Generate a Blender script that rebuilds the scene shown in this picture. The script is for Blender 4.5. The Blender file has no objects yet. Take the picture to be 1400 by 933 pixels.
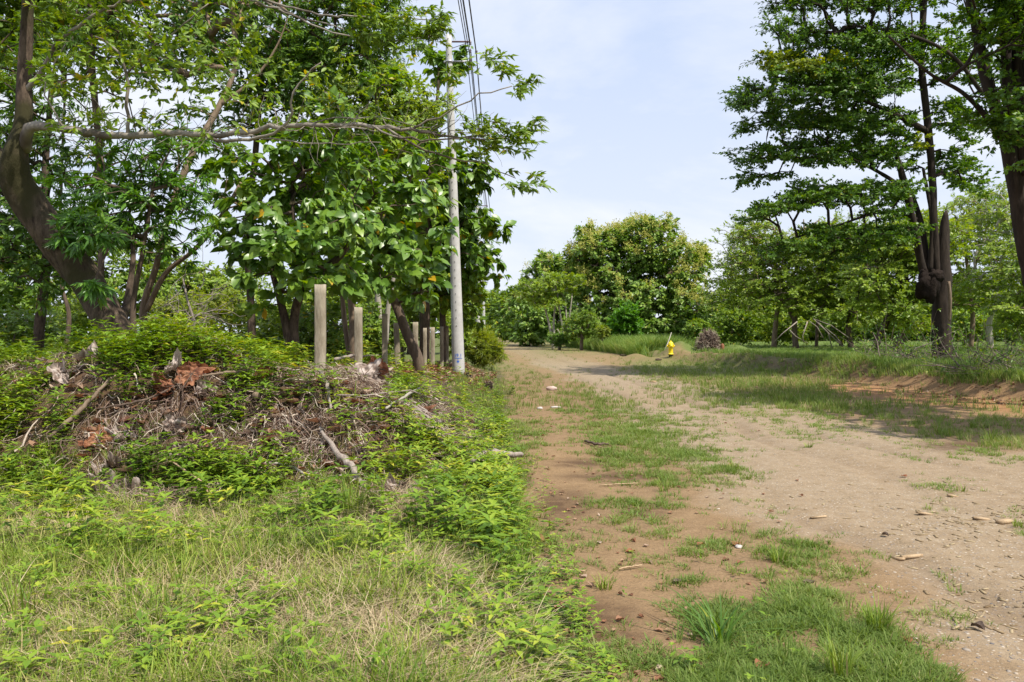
import bpy, math, numpy as np
from mathutils import Vector
rng = np.random.default_rng(11)
F, CX, HY, EYE = 1089.0, 700.0, 455.0, 1.65      # focal length in photo pixels, vanishing column, horizon row, eye height
scene = bpy.context.scene
COL = scene.collection
PI = math.pi

def P(x, y, d):
    return np.array([(x - CX) / F * d, d, EYE + (HY - y) / F * d])

# ------------------------------------------------------------------ noise
_T = rng.random((256, 256))
def vn(x, y):
    x = np.asarray(x, float); y = np.asarray(y, float)
    xi = np.floor(x).astype(int); yi = np.floor(y).astype(int)
    u = x - xi; v = y - yi; u = u*u*(3-2*u); v = v*v*(3-2*v)
    a = _T[xi & 255, yi & 255]; b = _T[(xi+1) & 255, yi & 255]
    c = _T[xi & 255, (yi+1) & 255]; d = _T[(xi+1) & 255, (yi+1) & 255]
    return (a*(1-u)+b*u)*(1-v) + (c*(1-u)+d*u)*v
def fbm(x, y, o=4):
    s = 0; a = .5
    for i in range(o):
        s = s + a*vn(x*2**i+17*i, y*2**i+31*i); a *= .5
    return s / (1 - .5**o)
def ss(t):
    t = np.clip(t, 0, 1); return t*t*(3-2*t)

# ------------------------------------------------------------------ terrain
def edgeL(Y): return np.interp(Y, [0, 5, 8, 12, 20, 30, 45, 72, 130, 250], [.1, .12, .1, 0, -.15, -.35, -.9, -1.85, -3.4, -5.5])
def bankX(Y): return np.interp(Y, [0, 15, 19, 25.7, 36, 45, 60, 90, 130, 250], [15, 13.3, 12.0, 11.3, 9.9, 8.6, 8.2, 6.6, 5.5, 2.5])
def H(X, Y):
    X = np.asarray(X, float); Y = np.asarray(Y, float)
    e = edgeL(Y)
    berm = np.interp(Y, [0, 8, 10, 16, 22, 26, 30, 60, 200], [.82, .84, 1.0, .76, .60, .34, .32, .3, .2])
    m = ss((e - .15 - X) / 2.1) * ss((Y - 7.1 - .5*(vn(X*.9, Y*0+3)-.5)) / 2.3)
    z = berm*m
    z = z + .46*np.exp(-((X+4.2)/1.25)**2 - ((Y-9.7)/1.2)**2)
    z = z + .12*np.exp(-((X+1.5)/.6)**2 - ((Y-8.6)/.8)**2)
    z = z + .10*np.exp(-((X+1.0)/.5)**2 - ((Y-6.9)/.6)**2)
    near = np.exp(-np.clip(Y, 0, 400)/60)
    z = z + m*(fbm(X*1.6, Y*1.6, 4)-.5)*.42*near + m*(fbm(X*5, Y*5, 3)-.5)*.16*near
    z = z + .07*ss((e - X)/.7)
    b = ss((X - bankX(Y)) / 1.1)
    z = z + b*(np.interp(Y, [0, 40, 70, 200], [.5, .5, .42, .3]) + (fbm(X*.9, Y*.9, 4)-.5)*.22*near)
    hp = np.exp(-((X - bankX(Y) - .9)/.8)**2) * ss((Y-25)/3) * ss((44-Y)/3)
    z = z + hp*.18*(.5+vn(X*.7, Y*.5)) 
    z = z + .26*np.exp(-((X-8.6)/1.7)**2 - ((Y-46)/2.0)**2)
    z = z + .6*np.exp(-((X-10.2)/.8)**2 - ((Y-48)/1.1)**2)
    z = z + .45*np.exp(-((X-13.4)/.9)**2 - ((Y-48)/1.1)**2)
    z = z + .35*np.exp(-((X-7.6)/.8)**2 - ((Y-49)/1.1)**2)
    gl_, gr_ = gravX(Y)
    for q, o_ in ((0, .7), (0, 2.2), (1, -2.3), (1, -.8)):
        xc = (gr_ if q else gl_)+o_+.25*(vn(Y*.25, Y*0+q*7+o_)-.5); z = z - (.045*np.exp(-((X-xc)/.17)**2)-.012*np.exp(-((np.abs(X-xc)-.3)/.1)**2))*(.4+.9*vn(Y*.5+o_, Y*0))*np.exp(-np.clip(Y, 0, 99)/40)
    z = z + (fbm(X*.35+5, Y*.35, 3)-.5)*.09 + (fbm(X*2.3, Y*2.3, 3)-.5)*.03*near
    return z

def surf(x, y):
    """where the sight line of photo pixel x, y meets the terrain"""
    d = np.concatenate([np.arange(2.5, 60, .02), np.arange(60, 300, .25)])
    X = (x-CX)/F*d; Z = EYE + (HY-y)/F*d
    g = H(X, d)
    k = np.argmax(Z <= g)
    if Z[k] > g[k]: k = len(d)-1
    return np.array([X[k], d[k], g[k]])
def topix(X, Y, Z=None):
    Z = H(X, Y) if Z is None else Z
    Yc = np.maximum(Y, 2.0)
    return CX + F*X/Yc, HY + F*(EYE-Z)/Yc

GY = [465,475,485,495,505,520,535,550,565,580,600,620,640,660,680,700,720,745,770,800,830,860,890,925]
GR = """6234569999999999999999999999999
6223568998532488999999999999999
7312322123422134688999999999999
7411111124554665444568999999999
7743111037888888455679999999988
8655411114788898888743211111111
8744665211468999999742111111111
8843367653113688999842232111111
8854246864331124688854632222222
9874336888653211123443323332343
9986334799876311013111112454653
9984123699897510000000011113322
9971001255664464100000001010000
9850000122532231000000000000000
9851000134543110000000002231000
9963112566652122000000000020000
9996567666533455331000000000002
9998664224333466655420000000000
9995222422224535644444310000000
9994122111134333455544311210000
9996111000113565566766542321000
9997210011246667666667643210000
9999432345565676666666665310000
9999643334456666666666666530000""".split()
GG = np.array([[int(c) for c in r] for r in GR], float)/9
def gdens(X, Y):
    x, y = topix(X, Y)
    fx = np.clip((x-650)/25 + (fbm(X*1.5, Y*1.5, 3)-.5)*2.2, 0, 29.999)
    yy = y + (fbm(X*1.5+40, Y*1.5, 3)-.5)*np.clip((y-450)*.35, 0, 60)
    fy = np.clip(np.interp(yy, GY, np.arange(len(GY))), 0, len(GY)-1.001)
    i = fx.astype(int); j = fy.astype(int); u = fx-i; v = fy-j
    g = (GG[j, i]*(1-u)+GG[j, i+1]*u)*(1-v) + (GG[j+1, i]*(1-u)+GG[j+1, i+1]*u)*v
    g = np.where(X > bankX(Y)+1.0, np.maximum(g, .95*ss((X-bankX(Y)-1.0)/.8)), g)
    g = np.where(Y < 2.8, .5, g)
    return g
def gravX(Y):
    l = np.interp(Y, [0, 3.8, 5, 6.2, 7.5, 9.7, 12.4, 15, 21, 30, 40, 72, 110], [2.2, 2.1, 2.25, 2.2, 1.75, 2.2, 1.7, 1.9, 2.1, 1.7, 1.1, -.5, -2.2])
    r = np.interp(Y, [0, 7, 12.4, 21, 33, 51, 72, 110, 250], [9.5, 8.6, 7.2, 7.2, 5.8, 4.9, 4.3, 3, 0])
    return l, r

# ------------------------------------------------------------------ materials
def sr(r, g, b):
    f = lambda c: (c/255/12.92) if c/255 <= .04045 else ((c/255+.055)/1.055)**2.4
    return (f(r), f(g), f(b), 1)
def new_mat(name):
    m = bpy.data.materials.new(name); m.use_nodes = True
    nt = m.node_tree; nt.nodes.clear()
    out = nt.nodes.new('ShaderNodeOutputMaterial')
    return m, nt, out
def N(nt, t, **k):
    n = nt.nodes.new(t)
    for a, v in k.items():
        if a == 'ins':
            for q, w in v.items(): n.inputs[q].default_value = w
        else: setattr(n, a, v)
    return n
def ramp(nt, fac, stops, interp='LINEAR'):
    r = nt.nodes.new('ShaderNodeValToRGB'); r.color_ramp.interpolation = interp
    e = r.color_ramp.elements
    while len(e) > 1: e.remove(e[-1])
    e[0].position = stops[0][0]; e[0].color = stops[0][1]
    for p, c in stops[1:]:
        q = e.new(p); q.color = c
    nt.links.new(fac, r.inputs[0]); return r.outputs[0]
def mix(nt, f, a, b, mode='MIX'):
    m = nt.nodes.new('ShaderNodeMix'); m.data_type = 'RGBA'; m.blend_type = mode
    for s, v in ((0, f), (6, a), (7, b)):
        if hasattr(v, 'is_linked') or hasattr(v, 'links'): nt.links.new(v, m.inputs[s])
        else: m.inputs[s].default_value = v
    return m.outputs[2]
def mth(nt, op, a, b=0.0, clamp=False):
    m = nt.nodes.new('ShaderNodeMath'); m.operation = op; m.use_clamp = clamp
    for s, v in ((0, a), (1, b)):
        if hasattr(v, 'links'): nt.links.new(v, m.inputs[s])
        else: m.inputs[s].default_value = v
    return m.outputs[0]
def noise(nt, scale, detail=4, rough=.6, vec=None, dist=0):
    n = N(nt, 'ShaderNodeTexNoise', ins={'Scale': scale, 'Detail': detail, 'Roughness': rough, 'Distortion': dist})
    if vec is not None: nt.links.new(vec, n.inputs['Vector'])
    return n.outputs['Fac']
def finish(nt, out, col, rough=.8, spec=.3, bump=None, bstr=.3, bdist=.02, trans=0, tcol=None, metal=0):
    b = N(nt, 'ShaderNodeBsdfPrincipled')
    if hasattr(col, 'links'): nt.links.new(col, b.inputs['Base Color'])
    else: b.inputs['Base Color'].default_value = col
    if hasattr(rough, 'links'): nt.links.new(rough, b.inputs['Roughness'])
    else: b.inputs['Roughness'].default_value = rough
    b.inputs['Specular IOR Level'].default_value = spec; b.inputs['Metallic'].default_value = metal
    if bump is not None:
        bp = N(nt, 'ShaderNodeBump', ins={'Strength': bstr, 'Distance': bdist})
        nt.links.new(bump, bp.inputs['Height']); nt.links.new(bp.outputs[0], b.inputs['Normal'])
    if trans:
        t = N(nt, 'ShaderNodeBsdfTranslucent')
        nt.links.new(tcol if tcol is not None else col, t.inputs[0])
        mx = N(nt, 'ShaderNodeMixShader', ins={0: trans})
        nt.links.new(b.outputs[0], mx.inputs[1]); nt.links.new(t.outputs[0], mx.inputs[2])
        nt.links.new(mx.outputs[0], out.inputs[0])
    else: nt.links.new(b.outputs[0], out.inputs[0])

def c3(r, g, b): return (r, g, b, 1)
def leaf_mat(name, cols, trans=.4, rough=.45, spec=.4, gain=0):
    """cols: list of (position, colour) over the per-leaf random value"""
    m, nt, out = new_mat(name)
    if gain: cols = [(p, c3(min(c[0]*gain, .6), min(c[1]*gain*1.0, .6), min(c[2]*gain, .6))) for p, c in cols]
    at = N(nt, 'ShaderNodeAttribute', attribute_name='v')
    g = N(nt, 'ShaderNodeNewGeometry')
    v = mth(nt, 'ADD', at.outputs['Fac'], mth(nt, 'MULTIPLY', mth(nt, 'SUBTRACT', noise(nt, 1.3, 2, .5, g.outputs['Position']), .5), .5), True)
    col = ramp(nt, v, cols)
    hs = N(nt, 'ShaderNodeHueSaturation', ins={'Saturation': 1.15, 'Value': 1.5, 'Hue': .485})
    nt.links.new(col, hs.inputs['Color'])
    finish(nt, out, col, rough, spec, trans=trans, tcol=hs.outputs[0])
    return m
def bark_mat(name, a, b, scale=6, stretch=.25, rough=.9, bs=.6, spots=None):
    m, nt, out = new_mat(name)
    tc = N(nt, 'ShaderNodeTexCoord'); mp = N(nt, 'ShaderNodeMapping'); mp.inputs['Scale'].default_value = (1, 1, stretch)
    nt.links.new(tc.outputs['Object'], mp.inputs[0])
    f = noise(nt, scale, 6, .7, mp.outputs[0]); f2 = noise(nt, 1.1, 3, .6, tc.outputs['Object'])
    col = ramp(nt, f, [(.3, a), (.7, b)])
    if spots:
        col = mix(nt, ramp(nt, f2, [(.5, c3(0, 0, 0)), (.62, c3(1, 1, 1))]), col, spots)
    else:
        col = mix(nt, mth(nt, 'MULTIPLY', f2, .5), col, a)
    finish(nt, out, col, rough, .2, f, bs, .03); return m

M = {}
M['bark_dark'] = bark_mat('dark_bark', c3(.022, .015, .011), c3(.17, .125, .09), 13, .35, .95, 1.0, c3(.05, .045, .02))
M['bark_shade'] = bark_mat('shaded_bark', c3(.016, .012, .010), c3(.075, .056, .042), 7, .22, .95, 1.0)  # darker bark: shade on the right bank trunks is put into the colour
M['bark_brown'] = bark_mat('brown_bark', c3(.06, .042, .03), c3(.22, .165, .12), 9)
M['bark_grey'] = bark_mat('grey_bark', c3(.16, .14, .11), c3(.38, .34, .28), 7, .5, .9, .4, c3(.10, .08, .06))
M['bark_pale'] = bark_mat('pale_bark', c3(.28, .25, .2), c3(.5, .46, .4), 8)
M['bark_tan'] = bark_mat('tan_bark', c3(.13, .09, .06), c3(.36, .27, .19), 9)
M['wood_grey'] = bark_mat('weathered_wood', c3(.20, .16, .13), c3(.5, .43, .37), 25, .12, .9, .8)
M['wood_dark'] = bark_mat('rotting_wood', c3(.06, .04, .03), c3(.22, .16, .12), 20, .3)
M['wood_fresh'] = bark_mat('split_wood', c3(.33, .225, .125), c3(.56, .42, .27), 25, .3, .8, .4)
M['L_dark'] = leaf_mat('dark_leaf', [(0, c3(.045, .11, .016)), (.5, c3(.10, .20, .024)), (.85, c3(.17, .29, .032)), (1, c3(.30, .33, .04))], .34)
M['L_mid'] = leaf_mat('mid_green_leaf', [(0, c3(.075, .15, .016)), (.5, c3(.16, .26, .026)), (.85, c3(.27, .37, .035)), (1, c3(.45, .36, .03))], .32)
M['L_broad'] = leaf_mat('broad_leaf', [(0, c3(.07, .16, .024)), (.5, c3(.15, .27, .034)), (.85, c3(.25, .37, .045)), (.97, c3(.32, .38, .04)), (1, c3(.5, .32, .02))], .32, .36, .55)
M['L_light'] = leaf_mat('light_green_leaf', [(0, c3(.12, .21, .02)), (.5, c3(.22, .32, .03)), (1, c3(.36, .42, .04))], .35)
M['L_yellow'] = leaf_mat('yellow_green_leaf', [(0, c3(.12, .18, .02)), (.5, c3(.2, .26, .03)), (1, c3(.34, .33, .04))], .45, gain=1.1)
M['L_bright'] = leaf_mat('bright_green_leaf', [(0, c3(.05, .15, .01)), (1, c3(.12, .28, .015))], .45, gain=1.2)
M['L_lance'] = leaf_mat('lanceolate_leaf', [(0, c3(.05, .14, .016)), (.5, c3(.10, .23, .024)), (1, c3(.19, .33, .03))], .3, .33, .55)
M['flower'] = leaf_mat('pale_flower', [(0, c3(.36, .38, .08)), (1, c3(.55, .52, .16))], .3, .8, .1)
M['L_weed'] = leaf_mat('weed_leaf', [(0, c3(.08, .155, .013)), (.45, c3(.17, .28, .022)), (.85, c3(.30, .38, .035)), (1, c3(.46, .44, .05))], .25, .5, .35)
M['G_green'] = leaf_mat('grass_blade', [(0, c3(.07, .145, .014)), (.5, c3(.18, .26, .03)), (.8, c3(.30, .34, .06)), (1, c3(.42, .34, .16))], .18, .6, .25)
M['G_blue'] = leaf_mat('short_grass_blade', [(0, c3(.10, .165, .03)), (.5, c3(.175, .25, .05)), (.85, c3(.26, .31, .09)), (1, c3(.40, .34, .17))], .35, .6, .25)
M['G_tall'] = leaf_mat('tall_grass_blade', [(0, c3(.09, .17, .03)), (.6, c3(.17, .26, .055)), (1, c3(.28, .31, .1))], .35, .6, .25)
M['straw'] = leaf_mat('dry_straw', [(0, c3(.22, .15, .08)), (.5, c3(.38, .29, .17)), (1, c3(.55, .45, .28))], .2, .8, .2)
M['root'] = leaf_mat('dry_root', [(0, c3(.07, .042, .032)), (.5, c3(.22, .15, .115)), (.8, c3(.42, .33, .26)), (1, c3(.6, .52, .42))], 0.01, .9, .15)
M['dead'] = leaf_mat('dead_leaf', [(0, c3(.12, .05, .03)), (.35, c3(.27, .13, .07)), (.7, c3(.33, .21, .13)), (1, c3(.45, .35, .27))], .15, .7, .25)
M['dead_pale'] = leaf_mat('pale_dead_leaf', [(0, c3(.16, .11, .085)), (.45, c3(.34, .27, .225)), (1, c3(.52, .45, .40))], .1, .8, .2)
M['dead_rust'] = leaf_mat('rust_dead_leaf', [(0, c3(.13, .05, .03)), (.5, c3(.28, .12, .06)), (1, c3(.40, .20, .11))], .2, .7, .25)
M['twigbark'] = bark_mat('twig_bark', c3(.10, .075, .06), c3(.30, .24, .2), 12)

def simple(name, a, b, scale=20, rough=.8, spec=.3, bs=.2, bd=.01, metal=0):
    m, nt, out = new_mat(name)
    tc = N(nt, 'ShaderNodeTexCoord')
    f = noise(nt, scale, 6, .65, tc.outputs['Object'])
    f2 = noise(nt, scale*.15, 4, .6, tc.outputs['Object'])
    col = ramp(nt, mth(nt, 'ADD', mth(nt, 'MULTIPLY', f, .5), mth(nt, 'MULTIPLY', f2, .5)), [(.35, a), (.65, b)])
    finish(nt, out, col, rough, spec, f, bs, bd, metal=metal); return m
M['concrete'] = bark_mat('weathered_concrete', c3(.17, .135, .09), c3(.47, .41, .31), 8, .22, .9, .6, c3(.19, .155, .105))
M['concrete_plain'] = simple('plain_concrete', c3(.24, .20, .14), c3(.44, .385, .29), 9, .9, .2, .4)
M['pole'] = simple('pole_concrete', c3(.40, .39, .37), c3(.56, .55, .53), 6, .8, .25, .15)
M['pole_hole'] = simple('pole_hole_shadow', c3(.08, .08, .08), c3(.12, .12, .12), 10)
M['blue'] = simple('blue_stencil_paint', c3(.03, .12, .55), c3(.05, .18, .65), 60, .6)
M['steel'] = simple('galvanised_steel', c3(.28, .28, .30), c3(.42, .42, .44), 30, .5, .5, .1, .01, .6)
M['rust'] = simple('rusty_steel', c3(.10, .05, .05), c3(.2, .11, .10), 30, .8)
M['porcelain'] = simple('brown_porcelain', c3(.12, .09, .10), c3(.22, .18, .2), 30, .3, .6)
M['cable'] = simple('cable_sheath', c3(.05, .05, .07), c3(.09, .09, .12), 30, .6)
M['hyd'] = simple('hydrant_yellow_paint', c3(.78, .58, .01), c3(.88, .70, .02), 8, .45, .5, .05)
M['black_iron'] = simple('black_iron', c3(.02, .02, .02), c3(.06, .055, .05), 20, .7)
M['termite'] = simple('termite_nest_earth', c3(.012, .009, .008), c3(.035, .025, .02), 14, .95, .1, .8, .05)
M['clod'] = simple('dark_peat', c3(.015, .011, .009), c3(.05, .035, .028), 30, .95, .1, 1, .02)
M['stone'] = simple('road_stone', c3(.36, .32, .30), c3(.62, .56, .50), 14, .8)
M['carpaint'] = simple('car_dark_paint', c3(.03, .035, .045), c3(.04, .045, .055), 3, .3, .5, 0)
M['glass'] = simple('car_glass', c3(.02, .025, .03), c3(.03, .035, .04), 3, .08, .8, 0)
M['lampglass'] = simple('headlight_glass', c3(.85, .85, .85), c3(.9, .9, .9), 3, .1, .8, 0)
M['tyre'] = simple('tyre_rubber', c3(.02, .02, .02), c3(.03, .03, .03), 10, .9)

# ground
def ground_mat():
    m, nt, out = new_mat('earth_ground')
    at = N(nt, 'ShaderNodeAttribute', attribute_name='mask'); sp = N(nt, 'ShaderNodeSeparateColor')
    nt.links.new(at.outputs['Color'], sp.inputs[0])
    gr, wet, veg = sp.outputs[0], sp.outputs[1], sp.outputs[2]
    g = N(nt, 'ShaderNodeNewGeometry').outputs['Position']
    n1 = noise(nt, .7, 5, .6, g); n2 = noise(nt, 6, 6, .7, g); n3 = noise(nt, 45, 5, .75, g); n4 = noise(nt, 220, 3, .6, g)
    soil = ramp(nt, n2, [(.25, c3(.165, .098, .048)), (.5, c3(.25, .158, .080)), (.75, c3(.32, .212, .115))])
    soil = mix(nt, mth(nt, 'MULTIPLY', n1, .6), soil, c3(.28, .19, .10))
    grav = ramp(nt, n2, [(.25, c3(.225, .165, .10)), (.5, c3(.295, .222, .142)), (.75, c3(.34, .275, .195))])
    vo = N(nt, 'ShaderNodeTexVoronoi', ins={'Scale': 38.0, 'Randomness': 1.0}); nt.links.new(g, vo.inputs['Vector'])
    vs = N(nt, 'ShaderNodeSeparateColor'); nt.links.new(vo.outputs['Color'], vs.inputs[0])
    stone = ramp(nt, vs.outputs[0], [(0, c3(.16, .15, .15)), (.25, c3(.26, .24, .24)), (.6, c3(.42, .36, .29)), (1, c3(.66, .60, .52))])
    cell = mth(nt, 'MULTIPLY', ramp(nt, vo.outputs['Distance'], [(.18, c3(1, 1, 1)), (.4, c3(0, 0, 0))]), ramp(nt, mth(nt, 'ADD', vs.outputs[1], mth(nt, 'MULTIPLY', n1, .5)), [(.78, c3(0, 0, 0)), (.86, c3(1, 1, 1))]))
    fine = ramp(nt, n3, [(.3, c3(.72, .72, .72)), (.5, c3(1, 1, 1)), (.7, c3(1.2, 1.18, 1.15))])
    col = mix(nt, gr, soil, mix(nt, cell, grav, stone))
    ao = N(nt, 'ShaderNodeAttribute', attribute_name='rust')
    col = mix(nt, mth(nt, 'MULTIPLY', ao.outputs['Fac'], ramp(nt, n2, [(.3, c3(.5, .5, .5)), (.6, c3(1, 1, 1))])), col, c3(.36, .17, .065))
    straw = ramp(nt, n3, [(.3, c3(.035, .024, .016)), (.5, c3(.085, .06, .038)), (.7, c3(.22, .165, .10))])
    col = mix(nt, veg, col, straw)
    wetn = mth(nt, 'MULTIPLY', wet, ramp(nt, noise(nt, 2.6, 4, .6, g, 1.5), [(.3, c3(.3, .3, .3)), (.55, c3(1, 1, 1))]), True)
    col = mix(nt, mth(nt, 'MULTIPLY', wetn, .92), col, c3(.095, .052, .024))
    col = mix(nt, 1.0, col, fine, 'MULTIPLY')
    al = N(nt, 'ShaderNodeAttribute', attribute_name='lawn')
    col = mix(nt, al.outputs['Fac'], col, ramp(nt, n3, [(.3, c3(.055, .085, .018)), (.55, c3(.12, .17, .035)), (.75, c3(.20, .24, .07))]))
    hgt = mth(nt, 'ADD', mth(nt, 'ADD', n3, mth(nt, 'MULTIPLY', n2, 1.2)), mth(nt, 'ADD', mth(nt, 'MULTIPLY', n4, .3), mth(nt, 'MULTIPLY', cell, .35)))
    finish(nt, out, col, mth(nt, 'SUBTRACT', .95, mth(nt, 'MULTIPLY', wetn, .2)), .25, hgt, .55, .03)
    return m
M['ground'] = ground_mat()

# ------------------------------------------------------------------ mesh plumbing
def mesh_obj(name, V, tris=None, quads=None, v=None, mat=None, parent=None, smooth=False, loc=None, mats=None, midx=None):
    V = np.asarray(V, np.float32).reshape(-1, 3)
    if loc is not None: V = V - np.asarray(loc, np.float32)
    me = bpy.data.meshes.new(name)
    T = np.zeros((0, 3), np.int32) if tris is None else np.asarray(tris, np.int32).reshape(-1, 3)
    Q = np.zeros((0, 4), np.int32) if quads is None else np.asarray(quads, np.int32).reshape(-1, 4)
    me.vertices.add(len(V)); me.vertices.foreach_set('co', V.ravel())
    nl = len(T)*3 + len(Q)*4
    me.loops.add(nl); me.loops.foreach_set('vertex_index', np.concatenate([T.ravel(), Q.ravel()]))
    me.polygons.add(len(T)+len(Q))
    st = np.concatenate([np.arange(len(T))*3, len(T)*3 + np.arange(len(Q))*4]).astype(np.int32)
    me.polygons.foreach_set('loop_start', st)
    if smooth: me.polygons.foreach_set('use_smooth', np.ones(len(T)+len(Q), bool))
    if mats is not None:
        for q in mats: me.materials.append(q)
        me.polygons.foreach_set('material_index', np.asarray(midx, np.int32))
    elif mat is not None: me.materials.append(mat)
    if v is not None:
        a = me.attributes.new('v', 'FLOAT', 'POINT'); a.data.foreach_set('value', np.asarray(v, np.float32))
    me.update(calc_edges=True); me.validate()
    o = bpy.data.objects.new(name, me); COL.objects.link(o)
    if parent is not None: o.parent = parent
    if loc is not None and parent is None: o.location = loc
    return o
def empty(name, loc, label, cat, group=None):
    o = bpy.data.objects.new(name, None); COL.objects.link(o); o.location = loc; o.empty_display_size = .2
    tag(o, label, cat, group); return o
def tag(o, label=None, cat=None, group=None, kind=None):
    if label: o['label'] = label
    if cat: o['category'] = cat
    if group: o['group'] = group
    if kind: o['kind'] = kind
    return o

class MB:
    """collects shapes for ONE mesh object"""
    def __init__(s): s.V = []; s.T = []; s.Q = []; s.v = []; s.n = 0
    def add(s, V, T=None, Q=None, v=None):
        V = np.asarray(V, float).reshape(-1, 3)
        if T is not None and len(T): s.T.append(np.asarray(T, int).reshape(-1, 3)+s.n)
        if Q is not None and len(Q): s.Q.append(np.asarray(Q, int).reshape(-1, 4)+s.n)
        s.V.append(V); s.n += len(V)
        s.v.append(np.broadcast_to(rng.random() if v is None else v, (len(V),)).astype(float))
    def tube(s, pts, rad, sides=6, cap=True, v=None, rough=0):
        pts = np.asarray(pts, float); n = len(pts); rad = np.broadcast_to(rad, (n,)).astype(float)
        t = np.gradient(pts, axis=0); t /= np.linalg.norm(t, axis=1)[:, None]+1e-9
        ref = np.array([0, 0, 1.]) if abs(t[:, 2]).mean() < .8 else np.array([1., 0, 0])
        a = np.cross(t, ref); a /= np.linalg.norm(a, axis=1)[:, None]+1e-9; b = np.cross(t, a)
        ang = np.linspace(0, 2*PI, sides, endpoint=False)
        r = rad[:, None]*np.ones(sides)
        if rough:
            k = rng.random()*50
            r = r*(1+rough*(fbm(np.cos(ang)[None]*1.2+k+np.arange(n)[:, None]*.22, np.sin(ang)[None]*1.2+np.arange(n)[:, None]*.13, 3)-.5)*2)
        V = pts[:, None]+r[..., None]*(np.cos(ang)[None, :, None]*a[:, None]+np.sin(ang)[None, :, None]*b[:, None])
        i = np.arange(n-1)[:, None]*sides; j = np.arange(sides)[None]; k = (j+1) % sides
        Q = np.stack([i+j, i+k, i+sides+k, i+sides+j], -1).reshape(-1, 4)
        V = V.reshape(-1, 3); T = []
        if cap:
            c0 = len(V); V = np.vstack([V, pts[0], pts[-1]])
            jj = np.arange(sides); kk = (jj+1) % sides
            T = np.vstack([np.stack([kk, jj, np.full(sides, c0)], 1), np.stack([(n-1)*sides+jj, (n-1)*sides+kk, np.full(sides, c0+1)], 1)])
        s.add(V, T, Q, v)
    def sticks(s, A, B, r0, r1, v=None):
        """many straight three-sided twigs at once"""
        A = np.asarray(A, float); B = np.asarray(B, float); n = len(A)
        if n == 0: return
        t = B-A; t /= np.linalg.norm(t, axis=1)[:, None]+1e-9
        ref = np.where(np.abs(t[:, 2:3]) < .8, [[0, 0, 1.]], [[1., 0, 0]])
        a = np.cross(t, ref); a /= np.linalg.norm(a, axis=1)[:, None]+1e-9; b = np.cross(t, a)
        ang = np.array([0, 2*PI/3, 4*PI/3])
        off = np.cos(ang)[None, :, None]*a[:, None]+np.sin(ang)[None, :, None]*b[:, None]
        r0 = np.broadcast_to(r0, (n,))[:, None, None]; r1 = np.broadcast_to(r1, (n,))[:, None, None]
        V = np.concatenate([A[:, None]+off*r0, B[:, None]+off*r1], 1)
        base = np.arange(n)[:, None, None]*6
        Q = np.array([[0, 1, 4, 3], [1, 2, 5, 4], [2, 0, 3, 5]])[None]+base
        vv = rng.random(n) if v is None else np.broadcast_to(v, (n,))
        s.add(V.reshape(-1, 3), None, Q.reshape(-1, 4), np.repeat(vv, 6))
    def box(s, c, size, rot=0, v=None, R=None):
        x, y, z = np.array(size)/2
        V = np.array([[i, j, k] for i in (-x, x) for j in (-y, y) for k in (-z, z)])
        if R is None:
            ca, sa = math.cos(rot), math.sin(rot); R = np.array([[ca, -sa, 0], [sa, ca, 0], [0, 0, 1]])
        V = V@np.asarray(R).T+np.asarray(c)
        s.add(V, None, [[0, 1, 3, 2], [4, 6, 7, 5], [0, 4, 5, 1], [2, 3, 7, 6], [0, 2, 6, 4], [1, 5, 7, 3]], v)
    def lathe(s, c, prof, sides=24, v=None, axis='z'):
        prof = np.asarray(prof, float); n = len(prof); ang = np.linspace(0, 2*PI, sides, endpoint=False)
        V = np.stack([prof[:, 0:1]*np.cos(ang), prof[:, 0:1]*np.sin(ang), prof[:, 1:2]+0*ang], -1).reshape(-1, 3)
        if axis == 'x': V = V[:, [2, 0, 1]]
        if axis == 'y': V = V[:, [1, 2, 0]]
        i = np.arange(n-1)[:, None]*sides; j = np.arange(sides)[None]; k = (j+1) % sides
        Q = np.stack([i+j, i+k, i+sides+k, i+sides+j], -1).reshape(-1, 4)
        s.add(V+np.asarray(c), None, Q, v)
    def rock(s, c, size, seed=0, lump=.35, sub=10, v=None):
        """rounded lumpy closed body"""
        u = np.linspace(0, 2*PI, sub*2, endpoint=False); w = np.linspace(0, PI, sub+1)
        U, W = np.meshgrid(u, w); d = np.stack([np.sin(W)*np.cos(U), np.sin(W)*np.sin(U), np.cos(W)], -1)
        r = 1+lump*(fbm(d[..., 0]*2.2+seed*3.1+9, d[..., 1]*2.2+d[..., 2]*2.9+seed, 4)-.5)*2
        V = (d*r[..., None]*np.asarray(size)/2).reshape(-1, 3)+np.asarray(c)
        n = sub*2; i = np.arange(sub)[:, None]*n; j = np.arange(n)[None]; k = (j+1) % n
        s.add(V, None, np.stack([i+j, i+n+j, i+n+k, i+k], -1).reshape(-1, 4), v)
    def leaves(s, base, axis, up, L, W, shape='lance', v=None):
        V0, T0 = LEAF[shape]; n = len(base)
        if n == 0: return
        x = axis/(np.linalg.norm(axis, axis=1)[:, None]+1e-9)
        y = np.cross(up, x); y /= np.linalg.norm(y, axis=1)[:, None]+1e-9; z = np.cross(x, y)
        L = np.broadcast_to(L, (n,))[:, None, None]; W = np.broadcast_to(W, (n,))[:, None, None]
        V = base[:, None]+x[:, None]*V0[None, :, 0:1]*L+y[:, None]*V0[None, :, 1:2]*W+z[:, None]*V0[None, :, 2:3]*L
        T = T0[None]+(np.arange(n)*len(V0))[:, None, None]
        vv = rng.random(n) if v is None else np.broadcast_to(v, (n,))
        s.add(V.reshape(-1, 3), T.reshape(-1, 3), None, np.repeat(vv, len(V0)))
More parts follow.
